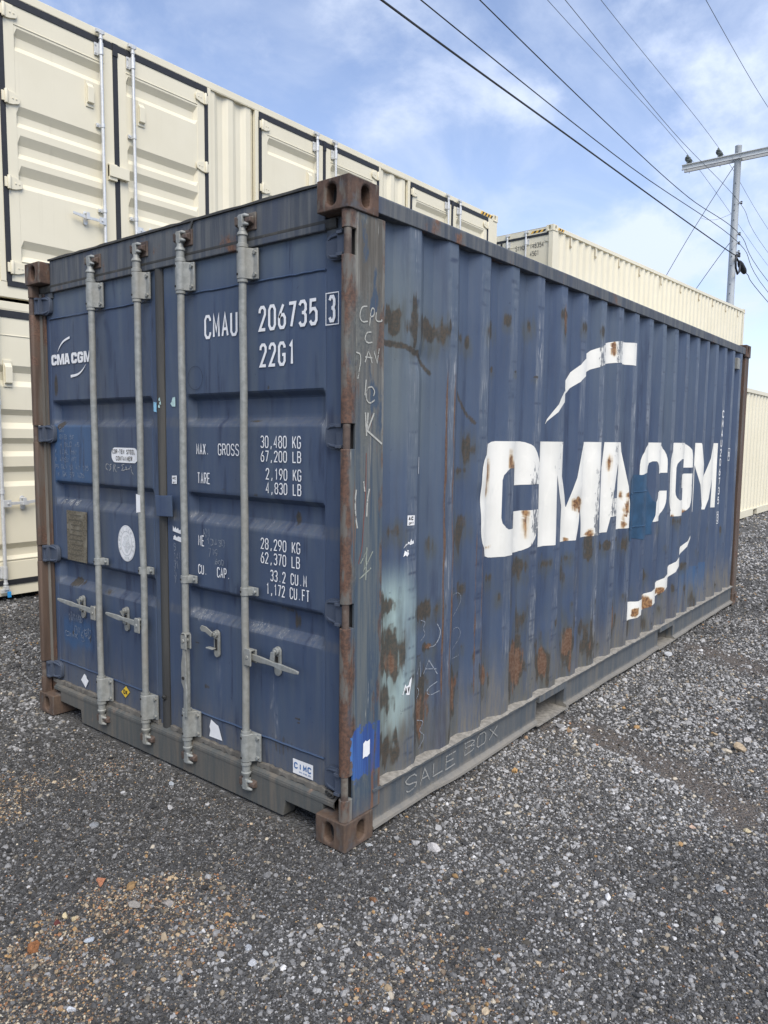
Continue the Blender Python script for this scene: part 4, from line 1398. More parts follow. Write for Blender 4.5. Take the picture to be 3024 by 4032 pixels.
def handle_poly(L_, s):
    k = L_ / .40
    return [(0, -.014), (s * .08 * k, -.015), (s * .14 * k, -.010), (s * .20 * k, -.009), (s * .24 * k, -.015), (s * L_ * .92, -.010), (s * L_, -.006), (s * L_, .006), (s * L_ * .92, .009), (s * .25 * k, .013), (s * .2 * k, .010), (s * .14 * k, .013), (s * .08 * k, .015), (0, .014)]


bars = []
for i, yb in enumerate((.615, 1.040, 1.385, 1.798)):
    bar = MB().tube([(.030, yb + .002 * math.sin(k * 1.7 + i) - (.010 * math.exp(-((k - 4) / 1.6) ** 2) if i == 2 else 0), .13 + (2.49 - .13) * k / 14) for k in range(15)], .0165, 14).build(
        'locking_bar', MAT['galv'], blue, smooth=50)
    bars.append(bar)
    for zt in (2.357, .262):
        MB().prism(bracket_poly(yb), 'z', zt - .063, zt + .063).build('bar_bracket', MAT['galv'], bar, smooth=40, bevel=.002)
        for dz_ in (-.045, .045):
            MB().lathe([(.0088, .046), (.0088, .057)], (0, yb - .050, zt + dz_), 'x', 6).build('bolt', MAT['galv'], bar)
            MB().lathe([(.0055, .0045), (.0055, .010)], (0, yb + .006, zt + dz_), 'x', 10).build('rivet_hole', MAT['dark'], bar)
    for base, s in ((2.422, 1), (.197, -1)):
        pr = [(.0245, 0), (.0245, .014), (.019, .017), (.019, .046), (.0235, .050), (.0225, .058), (.015, .068), (.015, .085)]
        pr = [(r, base + s * h) for r, h in pr]
        MB().lathe(pr, (.030, yb, 0)).build('collar', MAT['galv'], bar, smooth=40)
    for z in (2.288, .330):
        MB().lathe([(.0225, z - .007), (.0225, z + .007)], (.030, yb, 0)).build('collar', MAT['galv'], bar, smooth=40)
    cam_parts(yb, 2.527, True, bar)
    cam_parts(yb, .092, False, bar)
    z = .966
    P = [(.030 + .0205 * math.cos(math.radians(a)), yb + .0205 * math.sin(math.radians(a))) for a in range(80, 300, 20)] + [(.05, yb - .032), (.05, yb - .056), (.06, yb - .056), (.062, yb + .018)]
    MB().prism(P, 'z', z - .018, z + .018).lathe([(.008, .040), (.008, .051)], (0, yb - .044, z), 'x', 6).build('bar_clamp', MAT['galv'], bar, smooth=40, bevel=.002)
    MB().lathe([(.005, .008), (.005, .014)], (0, yb + .006, z), 'x', 8).build('rivet_hole', MAT['dark'], bar)
    s = -1 if i == 0 else 1
    zc = .682
    if i != 1:
        # clevis and closed handle lying in its retainer
        yc = yb + s * .034
        MB().prism([(yc - .022, zc - .038), (yc + .022, zc - .038), (yc + .022, zc + .03), (yc + .016, zc + .038), (yc - .016, zc + .038), (yc - .022, zc + .03)], 'x', .008, .016).prism(
            [(yc - .022, zc - .03), (yc + .022, zc - .03), (yc + .022, zc + .03), (yc - .022, zc + .03)], 'x', .040, .048).lathe([(.009, .004), (.009, .05)], (0, yc, zc), 'x', 10).prism(
            [(.016, zc + .026), (.016, zc + .034), (.040, zc + .034), (.040, zc + .026)], 'y', yc - .02, yc + .02).build('hub', MAT['galv'], bar, bevel=.003)
        Lh = .305 if s < 0 else (.30 if i == 2 else .385)
        o = MB().prism(handle_poly(Lh, s), 'x', -.0045, .0045).build('handle', MAT['galv'], bar, bevel=.003, loc=(.029, yc, zc))
        o.rotation_euler = (.055 * (1 if s > 0 else .6), 0, s * .03)
        retainer(.450 if i == 0 else (1.598 if i == 2 else 2.030), zc - .005, bar, True, 1 if i == 0 else -1)
    else:
        yc = yb - .022
        MB().prism([(yc - .020, zc - .045), (yc + .020, zc - .045), (yc + .020, zc + .02), (yc + .012, zc + .034), (yc - .012, zc + .034), (yc - .020, zc + .02)], 'x', -.004, .005).prism(
            [(yc - .02, zc - .045), (yc + .02, zc - .045), (yc + .02, zc + .026), (yc - .02, zc + .026)], 'x', .022, .030).prism(
            [(-.004, zc + .022), (-.004, zc + .032), (.030, zc + .032), (.030, zc + .022)], 'y', yc - .015, yc + .015).lathe([(.010, -.009), (.010, .032)], (0, yc, zc - .004), 'x', 10).build('hub', MAT['galv'], bar, bevel=.003)
        o = MB().prism([(-.010, .0), (.012, 0), (.013, -.05), (.024, -.10), (.024, -.19), (.0, -.235), (.006, -.355), (-.014, -.355), (-.018, -.235), (-.012, -.19), (-.012, -.10), (-.008, -.05)], 'x', -.0045, .0045).build(
            'handle', MAT['galv'], bar, bevel=.003, loc=(.004, yc, zc - .02))
        MB().lathe([(.008, -.0095), (.008, -.0035)], (.004, yc + .006, zc - .185), 'x', 10).build('handle_hole', MAT['dark'], bar)
        retainer(.858, .680, bar, False)
MB().prism([(1.402 + .0005, 1.257), (1.3675, 1.262), (1.3675, 1.345), (1.402, 1.350)], 'x', .0115, .0125).build('tape_wrap', MAT['white'], bars[2])
MB().prism([(1.150, 1.252), (1.276, 1.247), (1.286, 1.347), (1.155, 1.354)], 'x', .040, .049).build('lock_cover', MAT['blue'], doorR, bevel=.003)

# ------------------------------------------------------------------ door lettering and stickers
dfn = lambda u, v, l=0.0: (XD - .0055 - l, -u, v)          # u runs towards the right edge (minus y)
lt = MAT['white']


def dtext(s, ya, yb, z0, z1, t, mat=lt, fn=dfn, parent=None, name='lettering', jit=0.0):
    mb = MB()
    text(mb, s, -ya, z0, z1 - z0, ya - yb, t, fn, jit, rr if jit else None)
    return mb.build(name, mat, parent or doorR)


dtext("CMAU", .928, .700, 2.074, 2.180, .0125)
dtext("206735", .566, .222, 2.079, 2.184, .0130)
o = dtext("3", .165, .128, 2.082, 2.186, .0130)
mb = MB().ribbon([(-.178, 2.074), (-.112, 2.074), (-.112, 2.194), (-.178, 2.194), (-.178, 2.074)], .004, dfn)
mb.build('lettering_frame', lt, doorR)
dtext("22G1", .561, .346, 1.930, 2.029, .0125)
for s_, a, b, z0, z1 in (("30,480 KG", .558, .314, 1.591, 1.643), ("67,200 LB", .557, .313, 1.532, 1.580), ("2,190 KG", .526, .312, 1.457, 1.506), ("4,830 LB", .526, .312, 1.397, 1.446),
                         ("MAX.", .998, .905, 1.553, 1.605), ("GROSS", .842, .697, 1.553, 1.606), ("TARE", .993, .900, 1.419, 1.471), ("28,290 KG", .560, .318, 1.155, 1.204), ("62,370 LB", .560, .320, 1.093, 1.143),
                         ("33.2 CU.M", .500, .280, 1.021, 1.070), ("1,172 CU.FT", .526, .264, .960, 1.010), ("NE", .993, .948, 1.126, 1.177), ("CU.", .996, .930, .992, 1.038), ("CAP.", .858, .766, .992, 1.040)):
    dtext(s_, a, b, z0, z1, .0047)


def dpoly(name, poly, mat, parent, lift=.0045):
    return MB().add([(XD - lift, y, z) for y, z in poly], [tuple(range(len(poly)))]).build(name, mat, parent)


dpoly('sticker', [(.364, .203), (.244, .203), (.244, .268), (.364, .267)], MAT['white'], doorR)
mbx = MB()
text(mbx, "CIMC", -.356, .226, .028, .102, .0058, dfn)
text(mbx, "WWW.CIMC.COM", -.325, .213, .007, .07, .0014, dfn)
mbx.build('print', MAT['cimcblue'], doorR)
dpoly('torn_sticker', [(.915, .300), (.875, .285), (.862, .282), (.850, .255), (.834, .216), (.930, .214), (.922, .245), (.928, .262)], MAT['white'], doorR)
dpoly('torn_sticker', [(1.191, 1.178), (1.128, 1.168), (1.128, 1.190), (1.142, 1.186), (1.150, 1.198), (1.160, 1.188), (1.170, 1.202), (1.178, 1.190), (1.190, 1.205)], MAT['white'], doorR)
dpoly('torn_sticker', [(1.188, 1.138), (1.126, 1.128), (1.126, 1.152), (1.150, 1.156), (1.160, 1.148), (1.175, 1.160), (1.186, 1.152)], MAT['white'], doorR)
dpoly('sticker', [(1.191, 1.408), (1.153, 1.409), (1.152, 1.449), (1.191, 1.447)], MAT['white'], doorR)
mbx = MB()
text(mbx, "AC", -1.186, 1.430, .012, .026, .0035, dfn)
text(mbx, "OFT", -1.183, 1.411, .008, .022, .0016, dfn)
mbx.build('print', MAT['black'], doorR)
dpoly('tape', [(1.331, 1.757), (1.306, 1.752), (1.306, 1.800), (1.331, 1.803)], MAT['tape'], doorL)
dpoly('tape', [(1.194, 1.792), (1.180, 1.778), (1.155, 1.777), (1.155, 1.823), (1.176, 1.820), (1.184, 1.800)], MAT['tape2'], doorR)
for a, z_ in ((1.262, 1.808), (1.256, 1.79), (1.266, 1.775)):
    MB().add([(.0595, a + .008, z_), (.0595, a - .008, z_ - .003), (.0595, a - .004, z_ + .014), (.0595, a + .005, z_ + .010)], [(0, 1, 2, 3)]).build('tape', MAT['tape2'], blue)
# left door
lfn = dfn
sc_ = .42
base = (2.306, 2.029)
fat = {'C': glyph_C(), 'M': glyph_M(), 'A': glyph_A(), 'G': glyph_G()}
xx = 0
lk = .0585 / .588
for ch, w, gap in (('C', .6, .02), ('M', .8, .01), ('A', .58, .16), ('C', .6, .05), ('G', .6, .05), ('M', .8, 0)):
    vs, fs = [], []
    rings = fat[ch]
    tri = tessellate_polygon([[Vector((p[0], p[1], 0)) for p in r] for r in rings])
    flat = [p for r in rings for p in r]
    MB().add([(XD - .005, base[0] - (xx + p[0]) * lk, base[1] + p[1] * lk) for p in flat], [tuple(t) for t in tri]).build('lettering', lt, doorL)
    xx += w + gap
for pts in ([(0.07, .0, .0006), (.095, .028, .003), (.14, .056, .0052), (.205, .072, .0062)], [(.365, -.082 + .0, .0006), (.33, -.110, .0035), (.28, -.132, .0055), (.205, -.140, .0075)]):
    r = swoosh([(p[0], p[1] + 2.100 if i_ < 0 else p[1] + 2.100, p[2]) for i_, p in enumerate(pts)])[0]
    dpoly('logo_arc', [(2.306 - u, v) for u, v in r], lt, doorL, .005)


def rrect(y0, y1, z0, z1, r, n=6):
    P = []
    for cx, cz, a0 in ((y1 - r, z1 - r, 0), (y0 + r, z1 - r, 90), (y0 + r, z0 + r, 180), (y1 - r, z0 + r, 270)):
        P += [(cx + r * math.cos(math.radians(a0 + 90 * k / n)), cz + r * math.sin(math.radians(a0 + 90 * k / n))) for k in range(n + 1)]
    return P


dpoly('sticker', rrect(1.474, 1.714, 1.498, 1.575, .034), MAT['white'], doorL)
mbx = MB()
text(mbx, "COR-TEN STEEL", -1.704, 1.543, .023, .210, .0034, dfn)
text(mbx, "CONTAINER", -1.672, 1.508, .023, .150, .0034, dfn)
mbx.build('print', MAT['black'], doorL)
cst = [[(-1.742, 1.485), (-1.765, 1.49), (-1.772, 1.465), (-1.752, 1.455)], [(-1.715, 1.488), (-1.735, 1.482), (-1.715, 1.468), (-1.738, 1.452)], [(-1.698, 1.448), (-1.695, 1.488), (-1.675, 1.485), (-1.690, 1.468), (-1.670, 1.448)], [(-1.660, 1.470), (-1.640, 1.472)],
       [(-1.595, 1.490), (-1.622, 1.486), (-1.602, 1.472), (-1.628, 1.455), (-1.585, 1.462), (-1.572, 1.475), (-1.585, 1.478), (-1.578, 1.460), (-1.555, 1.470), (-1.553, 1.462), (-1.530, 1.494), (-1.535, 1.46), (-1.515, 1.440)]]
scribble('chalk_mark', cst, .0035, dfn, MAT['chalk'], doorL)
scribble('chalk_mark', [[(-2.392, 1.587), (-2.355, 1.524)], [(-2.360, 1.582), (-2.385, 1.53)]], .004, dfn, MAT['chalk'], doorL, False)
hand = random.Random(21)
for i_, row in enumerate(("BO", "BXB SE", "A BLC AS", "X IZAL HN", "X AXSU PT", "PR DLV SK 47 125", "IK SK 59 105")):
    n_ = len(row)
    z_ = 1.655 - i_ * .042
    ya = 2.30 if n_ > 8 else 2.24
    mb = MB()
    text(mb, row, -ya, z_, .026, min(.36, n_ * .026), .0022, dfn, .35, hand)
    mb.build('chalk_mark', MAT['faintchalk'], doorL)
mb = MB()
text(mb, "IS TRD HD", -2.27, 1.245, .026, .19, .003, lambda u, v, l=0: (XD + RD * (v - 1.236) / .042 - .006 - l, -u, v), .3, hand)
mb.build('chalk_mark', MAT['chalk'], doorL)
for tx, ya, z_, h_, w_ in (("10/11/05", 2.20, .575, .045, .15), ("DV/8C", 2.14, .50, .05, .17), ("CMWX S", 2.24, .475, .03, .20)):
    mb = MB()
    text(mb, tx, -ya, z_, h_, w_, .003, dfn, .45, hand)
    mb.build('chalk_mark', MAT['faintchalk'], doorL)
for tx, ya, z_, h_, w_ in (("KN", .955, 1.17, .04, .045), ("13430", .93, 1.135, .035, .13), ("719", .92, 1.085, .035, .07), ("600", .87, 1.05, .025, .06)):
    mb = MB()
    text(mb, tx, -ya, z_, h_, w_, .0028, dfn, .4, hand)
    mb.build('chalk_mark', MAT['faintchalk'], doorR)
for i_, tx in enumerate(("S", "141", "31", "5", "7")):
    mb = MB()
    text(mb, tx, -1.185, 1.085 - i_ * .043, .034, .018 * len(tx), .0028, dfn, .3, hand)
    mb.build('chalk_mark', MAT['faintchalk'], doorR)
scribble('pencil_ring', [[(-1.0 + .055 * math.cos(a * .5), 1.905 + .055 * math.sin(a * .5)) for a in range(14)]], .002, dfn, plain('dark_pencil', (.028, .038, .07), .8), doorR)
# tarnished plate, oval sticker and two lozenges
o = MB().prism([(2.188, .929), (1.985, .928), (1.972, 1.214), (2.187, 1.213)], 'x', XD - .008, XD - .004).build('data_plate', MAT['plate'], doorL, bevel=.001)
pl = MB()
for i_ in range(9):
    z_ = 1.19 - i_ * .028
    pl.box(XD - .0092, XD - .0079, 2.00 + hand.random() * .05, 2.165 - hand.random() * .03, z_ - .004, z_ + .003)
pl.build('embossed_lines', plain('embossed_brass', (.085, .075, .055), .6), doorL)
cy, cz = 1.594, 1.078
dpoly('oval_sticker', oval(cy, cz, .079, .095, 40), MAT['white'], doorL, .004)
gp = MB()
gp.ribbon([(-p[0], p[1]) for p in oval(cy, cz, .074, .090, 36)] + [(-(cy + .074), cz)], .002, dfn)
gp.ribbon([(-p[0], p[1]) for p in oval(cy, cz, .050, .064, 30)] + [(-(cy + .050), cz)], .003, dfn)
ringtxt = "BUREAU VERITAS"
for i_, ch in enumerate(ringtxt):
    a = math.radians(205 - i_ * (230 / 13))
    if ch != ' ':
        px_, pz_ = -cy + .062 * math.cos(a), cz + .077 * math.sin(a)
        rot = a - math.pi / 2
        for st_ in FONT[ch]:
            P = []
            for (u, v) in st_:
                du, dv = (u / 4 - .5) * .009, (v / 7 - .5) * .014
                P.append((px_ + du * math.cos(rot) - dv * math.sin(rot), pz_ + du * math.sin(rot) + dv * math.cos(rot)))
            gp.ribbon(P, .0022, dfn, .0002)
text(gp, "1828", -cy - .022, cz - .084, .014, .044, .0022, dfn)
gp.build('print', MAT['greyprint'], doorL)
dpoly('print', [(cy + (.034 + .010 * math.sin(5 * k)) * math.cos(k * .2618), cz + (.046 + .006 * math.cos(7 * k)) * math.sin(k * .2618)) for k in range(24)], plain('pale_grey_print', (.60, .615, .605), .6), doorL, .0046)
eb = MB()
for s_ in ([(-.012, .03), (.0, .042), (.012, .03), (.006, .012), (-.006, .012), (-.012, .03)], [(0, .012), (0, -.03)], [(-.024, .016), (0, 0), (.024, .016)], [(-.018, -.036), (0, -.018), (.018, -.036)], [(-.026, -.008), (-.01, -.014)], [(.026, -.008), (.01, -.014)]):
    eb.ribbon([(-cy + u, cz + v) for u, v in s_], .004, dfn, .0003)
eb.build('emblem_figure', MAT['white'], doorL)
dpoly('torn_sticker', [(2.088, .242), (2.050, .285), (2.030, .276), (2.024, .262), (2.006, .252), (2.040, .205)], MAT['white'], doorL)
dpoly('sticker', [(1.676, .264), (1.629, .305), (1.594, .279), (1.637, .239)], MAT['yellow'], doorL)
mb = MB()
for tx, dz_ in (("OK", 0),):
    text(mb, tx, -1.655, .258, .026, .040, .0055, dfn)
mb.build('print', MAT['black'], doorL)

# ================================================================== beige containers
BE = MAT['beige']
bcme = cme.copy()
bcme.name = 'beige_casting'
bcme.materials.clear()
bcme.materials.append(BE)
bcme.materials.append(MAT['dark'])
HB = 2.896


def ribbed(mb, x0, x1, z0, z1, bands, y0, dep, side=.03):
    """flat panel in the plane y = y0 with horizontal ribs pressed in by dep"""
    zs_ = [z0]
    for a, b, c, e in sorted(bands, key=lambda t: t[3]):
        zs_ += [e, c, b, a]
    zs_.append(z1)
    xs_ = [x0, x0 + side, x1 - side, x1]
    vs, fs = [], []
    for i, z in enumerate(zs_):
        inn = 0 < i < len(zs_) - 1 and (i - 1) % 4 in (1, 2)
        for k, x in enumerate(xs_):
            vs.append((x, y0 + (dep if inn and k in (1, 2) else 0), z))
    for i in range(len(zs_) - 1):
        for k in range(3):
            fs.append((i * 4 + k, i * 4 + k + 1, i * 4 + 4 + k + 1, i * 4 + 4 + k))
    return mb.add(vs, fs)


def corr(x0, x1, z0, z1, yo, yi, per=.2805, bev=.068, flat=.072):
    X = [(x0, yo)]
    x = x0
    st_ = 0
    seq = ((flat, yo), (bev, yi), (flat, yi), (bev, yo))
    while x < x1 - .02:
        d, y = seq[st_ % 4]
        x = min(x + d, x1)
        X.append((x, y))
        st_ += 1
    vs = [v for p in X for v in ((p[0], p[1], z0), (p[0], p[1], z1))]
    return MB().add(vs, [(2 * i, 2 * i + 1, 2 * i + 3, 2 * i + 2) for i in range(len(X) - 1)])


def rot_parts(mb, fn):
    mb.v = [fn(*v) for v in mb.v]
    return mb


def zinc_bar(parent, x, zt, zb, zbr, zcl, handle=None, fn=None):
    """locking bar on the plane y = -.03; handle = (direction, z)"""
    fn = fn or (lambda a, b, c: (a, b, c))
    B = lambda mb, nm, m=MAT['zinc'], par=None, **k: rot_parts(mb, fn).build(nm, m, par, **k)
    bar = B(MB().lathe([(.017, zb), (.017, zt)], (x, -.045, 0), n=12), 'locking_bar', par=parent, smooth=50)
    for z in zbr:
        B(MB().box(x - .055, x + .022, -.012, -.002, z - .06, z + .06).lathe([(.024, z - .058), (.024, z + .058)], (x, -.045, 0), n=12).box(x - .018, x + .018, -.045, -.01, z - .055, z + .055), 'bar_bracket', par=bar, smooth=40)
        for d in (-.04, .04):
            B(MB().lathe([(.009, -.022), (.009, -.012)], (x - .042, 0, z + d), 'y', 6), 'bolt', par=bar)
    for z in zcl:
        B(MB().lathe([(.023, z - .02), (.023, z + .02)], (x, -.045, 0), n=12).box(x - .055, x, -.022, -.002, z - .018, z + .018).lathe([(.009, -.03), (.009, -.022)], (x - .042, 0, z), 'y', 6), 'bar_clamp', par=bar, smooth=40)
    for z, s in ((zt, 1), (zb, -1)):
        B(MB().box(x - .02, x + .02, -.065, -.02, z - .012, z + .03).box(x - .045, x + .045, -.05, -.012, z + s * .022 - .018, z + s * .022 + .018).lathe([(.022, z - s * .06), (.022, z - s * .04)], (x, -.045, 0), n=12), 'cam', par=bar, bevel=.003)
    if handle:
        s, z = handle
        B(MB().box(min(x, x + s * .075), max(x, x + s * .075), -.068, -.06, z - .035, z + .035).lathe([(.010, -.078), (.010, -.02)], (x + s * .045, 0, z), 'y', 8), 'hub', par=bar, bevel=.002)
        L_ = .36
        B(MB().prism([(x + s * .03, z - .016), (x + s * .16, z - .013), (x + s * .20, z - .02), (x + s * L_, z + .004), (x + s * L_, z + .030), (x + s * .20, z + .016), (x + s * .16, z + .013), (x + s * .03, z + .016)], 'y', -.058, -.048), 'handle', par=bar, bevel=.002)
        xr_ = x + s * .205
        B(MB().prism([(xr_ + .024 * math.cos(a * math.pi / 6), z + .045 * (1 if a <= 6 else -1) + .024 * math.sin(a * math.pi / 6)) for a in range(0, 13)], 'y', -.016, -.003), 'retainer', par=bar, bevel=.002)
        B(MB().prism([(xr_ - .016, z + .05), (xr_ + .016, z + .05), (xr_ + .024, z - .005), (xr_ + .04, z - .02), (xr_ - .02, z - .02)], 'y', -.074, -.066).lathe([(.010, -.07), (.010, -.012)], (xr_, 0, z + .045), 'y', 6), 'hasp', par=bar, bevel=.002)
    return bar


def b_hinge(parent, x, z, s, fn=None):
    fn = fn or (lambda a, b, c: (a, b, c))
    mb = MB().prism([(x, z - .06), (x + s * .05, z - .055), (x + s * .11, z - .035), (x + s * .12, z - .02), (x + s * .12, z + .02), (x + s * .11, z + .035), (x + s * .05, z + .055), (x, z + .06)], 'y', -.018, -.002)
    mb.lathe([(.018, z - .062), (.018, z + .062)], (x - s * .012, -.022, 0), n=10)
    mb.box(min(x - s * .05, x - s * .01), max(x - s * .05, x - s * .01), -.018, -.001, z - .045, z + .045)
    mb.lathe([(.008, -.024), (.008, -.018)], (x + s * .05, 0, z), 'y', 6).lathe([(.008, -.024), (.008, -.018)], (x + s * .085, 0, z), 'y', 6)
    return rot_parts(mb, fn).build('hinge', BE, parent, smooth=40, bevel=.002)


def shell(root, Lg, hc, yshift=0.0, posts=True, front=True):
    """castings, posts, rails, roof, floor and the hidden sides of a beige container (local: x along, y across, front at y = 0)"""
    for (x, sx) in ((0, 1), (Lg, -1)):
        for (y, sy) in ((0, 1), (Wd, -1)):
            casting_obj(root, (x, y, hc - .118), sx, sy, bcme, BE, .005)
            casting_obj(root, (x, y, 0), sx, sy, bcme, BE, .005)
    for x0, x1 in ((.012, .17), (Lg - .17, Lg - .012)):
        for y0, y1 in ((.012, .11), (Wd - .11, Wd - .012)):
            MB().box(x0, x1, y0, y1, .118, hc - .118).build('corner_post', BE, root, bevel=.004)
    for y0, y1 in ((.010, .085), (Wd - .085, Wd - .010)):
        MB().box(.178, Lg - .178, y0, y1, hc - .095, hc - .018).build('top_rail', BE, root, bevel=.004)
        mb = MB()
        for a, b in ((.178, Lg / 2 - 1.205), (Lg / 2 - .845, Lg / 2 + .845), (Lg / 2 + 1.205, Lg - .178)) if Lg < 7 else ((.178, Lg - .178),):
            mb.box(a, b, y0, y1, .018, .165)
        if Lg < 7:
            for c in (-1.025, 1.025):
                mb.box(Lg / 2 + c - .18, Lg / 2 + c + .18, y0 + .003, y1 - .003, .135, .162)
        mb.build('bottom_rail', BE, root, bevel=.004)
    MB().box(.13, Lg - .13, .086, Wd - .086, .10, .15).build('floor', MAT['dark'], root)
    MB().box(.05, Lg - .05, .06, Wd - .06, hc - .030, hc - .012).build('roof_panel', BE, root)
    corr(.171, Lg - .171, .16, hc - .09, Wd - .030, Wd - .064).build('side_panel', BE, root)
    if front:
        corr(.171, Lg - .171, .16, hc - .09, .026, .062).build('side_panel', BE, root)


def end_wall(root, x, Lg, hc):
    ev = []
    for i, y in enumerate(np.arange(.11, 2.335, .0585)):
        ev += [(x - (.03 if (i // 2) % 2 else 0), y, .12), (x - (.03 if (i // 2) % 2 else 0), y, hc - .06)]
    MB().add(ev, [(2 * i, 2 * i + 1, 2 * i + 3, 2 * i + 2) for i in range(len(ev) // 2 - 1)]).build('end_panel', BE, root)
    MB().box(min(x, x - .06), x, .17, Wd - .17, hc - .1, hc - .015).box(x - .06, x, .17, Wd - .17, .02, .14).build('end_rail', BE, root, bevel=.003)


UP_B = [(2.530, 2.462, 2.378, 2.322), (1.826, 1.752, 1.685, 1.630), (1.560, 1.477, 1.398, 1.342), (1.279, 1.195, 1.122, 1.066), (.580, .508, .436, .378)]
LO_B = [(2.272, 2.205, 2.125, 2.070), (1.848, 1.793, 1.72, 1.66), (1.570, 1.515, 1.44, 1.39), (1.292, 1.236, 1.145, 1.096), (.536, .478, .41, .35)]


def hazard(root, pts0, du, dv, n, w, h, fn):
    """black and yellow slanted strip of n stripes"""
    for i in range(n):
        a = pts0 + i * w
        MB().add([fn(a, 0), fn(a + w, 0), fn(a + w + h * .8, h), fn(a + h * .8, h)], [(0, 1, 2, 3)]).build('hazard_stripe', MAT['hazb'] if i % 2 else MAT['hazy'], root)


def side_door_unit(root, cx, bands, full=True, wpair=2.40, hz_off=0.0):
    """one pair of side doors centred at cx: leaves, black seals, bars, hinges, vents, lock box"""
    zt, zb = HB - .155, .175
    hw = wpair / 2
    gk = MB()
    for x0, x1, z0, z1 in ((cx - hw, cx + hw, zt - .016, zt + .050), (cx - hw, cx + hw, zb - .05, zb), (cx - hw - .008, cx - hw + .042, zb, zt - .016), (cx + hw - .042, cx + hw + .008, zb, zt - .016), (cx - .028, cx + .028, zb, zt - .016)):
        gk.box(x0, x1, -.002, .03, z0, z1)
    gk.box(cx - .03, cx + .03, -.010, .03, zt - .07, zt + .054)
    gk.build('door_seal', MAT['gasket'], root)
    for s in (-1, 1):
        xa, xb_ = sorted((cx + s * .0285, cx + s * (hw - .0425)))
        mb = MB()
        ribbed(mb, xa + .10, xb_ - .10, zb + .001, zt - .018, bands, .006, .042)
        d = mb.build('side_door', BE, root)
        MB().box(xa, xa + .10, .002, .05, zb + .001, zt - .018).box(xb_ - .10, xb_, .002, .05, zb + .001, zt - .018).build('door_frame', BE, d, bevel=.003)
        for z in (zt - .185, zb + .20):
            MB().tube([(xa + .10, .005, z), (xb_ - .10, .005, z)], .006, 6).build('weld_bead', BE, d)
        hx = cx + s * (hw - .022)
        for z in (2.64, 1.87, 1.09, .30):
            b_hinge(d, hx - s * .03, z, -s)
        xv = cx + s * .30
        MB().prism([(-.0, 2.03), (-.0, 2.30), (-.005, 2.30), (-.010, 2.27), (-.034, 2.26), (-.040, 2.10), (-.028, 2.07), (-.006, 2.06)], 'x', xv - .036, xv + .036).build('vent_cover', BE, d, bevel=.003) if False else \
            MB().box(xv - .042, xv + .042, -.006, .006, 2.06, 2.32).prism([(-.006, 2.29), (-.034, 2.25), (-.034, 2.10), (-.006, 2.09)], 'x', xv - .034, xv + .034).build('vent_cover', BE, d, bevel=.003)
        bar = zinc_bar(d, cx + s * .185, HB - .085, .10, (2.66, .26), (1.905, 1.05), (s, .935))
    MB().box(cx - .115, cx + .115, -.050, -.004, 1.425, 1.545).box(cx - .115, cx - .02, -.035, -.001, 1.39, 1.56).build('lock_box', BE, root, bevel=.004)


def side_door_container(loc, Lg, pairs, bands, label, haz=True):
    r = empty('side_door_container', loc, label=label, cat='shipping container', group='stacked beige containers with side doors')
    shell(r, Lg, HB, front=False)
    end_wall(r, Lg - .02, Lg, HB)
    end_wall(r, .08, Lg, HB)
    MB().box(.17, Lg - .17, .012, .075, HB - .155 + .052, HB - .0955).build('door_lintel', BE, r, bevel=.002)
    prev = .171
    for cx in pairs:
        side_door_unit(r, cx, bands)
        if cx - 1.2 - prev > .1:
            corr(prev + .055, cx - 1.205 - .055, .166, HB - .104, .030, .062).build('wall_panel', BE, r)
            MB().box(prev, prev + .055, .006, .055, .166, HB - .104).box(cx - 1.26, cx - 1.202, .006, .055, .166, HB - .104).build('door_jamb', BE, r, bevel=.003)
        prev = cx + 1.202
    if Lg - .171 - prev > .02:
        MB().box(prev, Lg - .171, .008, .055, .166, HB - .104).build('door_jamb', BE, r, bevel=.003)
    if haz:
        hazard(r, Lg - .62, 1, 0, 8, .05, .055, lambda a, b: (a, .0085, HB - .090 + b))
    return r


X_END = 10.53
up = side_door_container((X_END - 12.192, 5.545, 2.935), 12.192, [12.192 - X_END + c for c in (-.63, 2.555, 5.765, 8.975)], UP_B,
                         'cream container with black sealed side doors, upper of two behind the blue container')
lo = side_door_container((X_END - 12.192, 5.545, .035), 12.192, [12.192 - X_END + c for c in (1.02 - 3.2, 1.02, 4.22, 7.42)], LO_B,
                         'cream container with side doors standing on gravel, lower of two left of the blue container', False)
MB().box(12.192 - X_END + 1.225 - .02, 12.192 - X_END + 1.225 + .012, -.085, -.07, .02, .075).build('seal_tag', plain('bright_blue_tag', (.03, .25, .55), .5), lo)

# ------------------------------------------------------------------ beige stack with closed end doors, beyond the blue container
plain_hook = weathered('weathered_hook_paint', [(.50, .45, .33), (.42, .36, .25), (.30, .22, .14)], (.20, .11, .06), amt=.4)
hooks_x = [.72, 1.82, 2.98, 4.09, 5.4, 6.7, 8.07, 9.19, 10.33, 11.49]


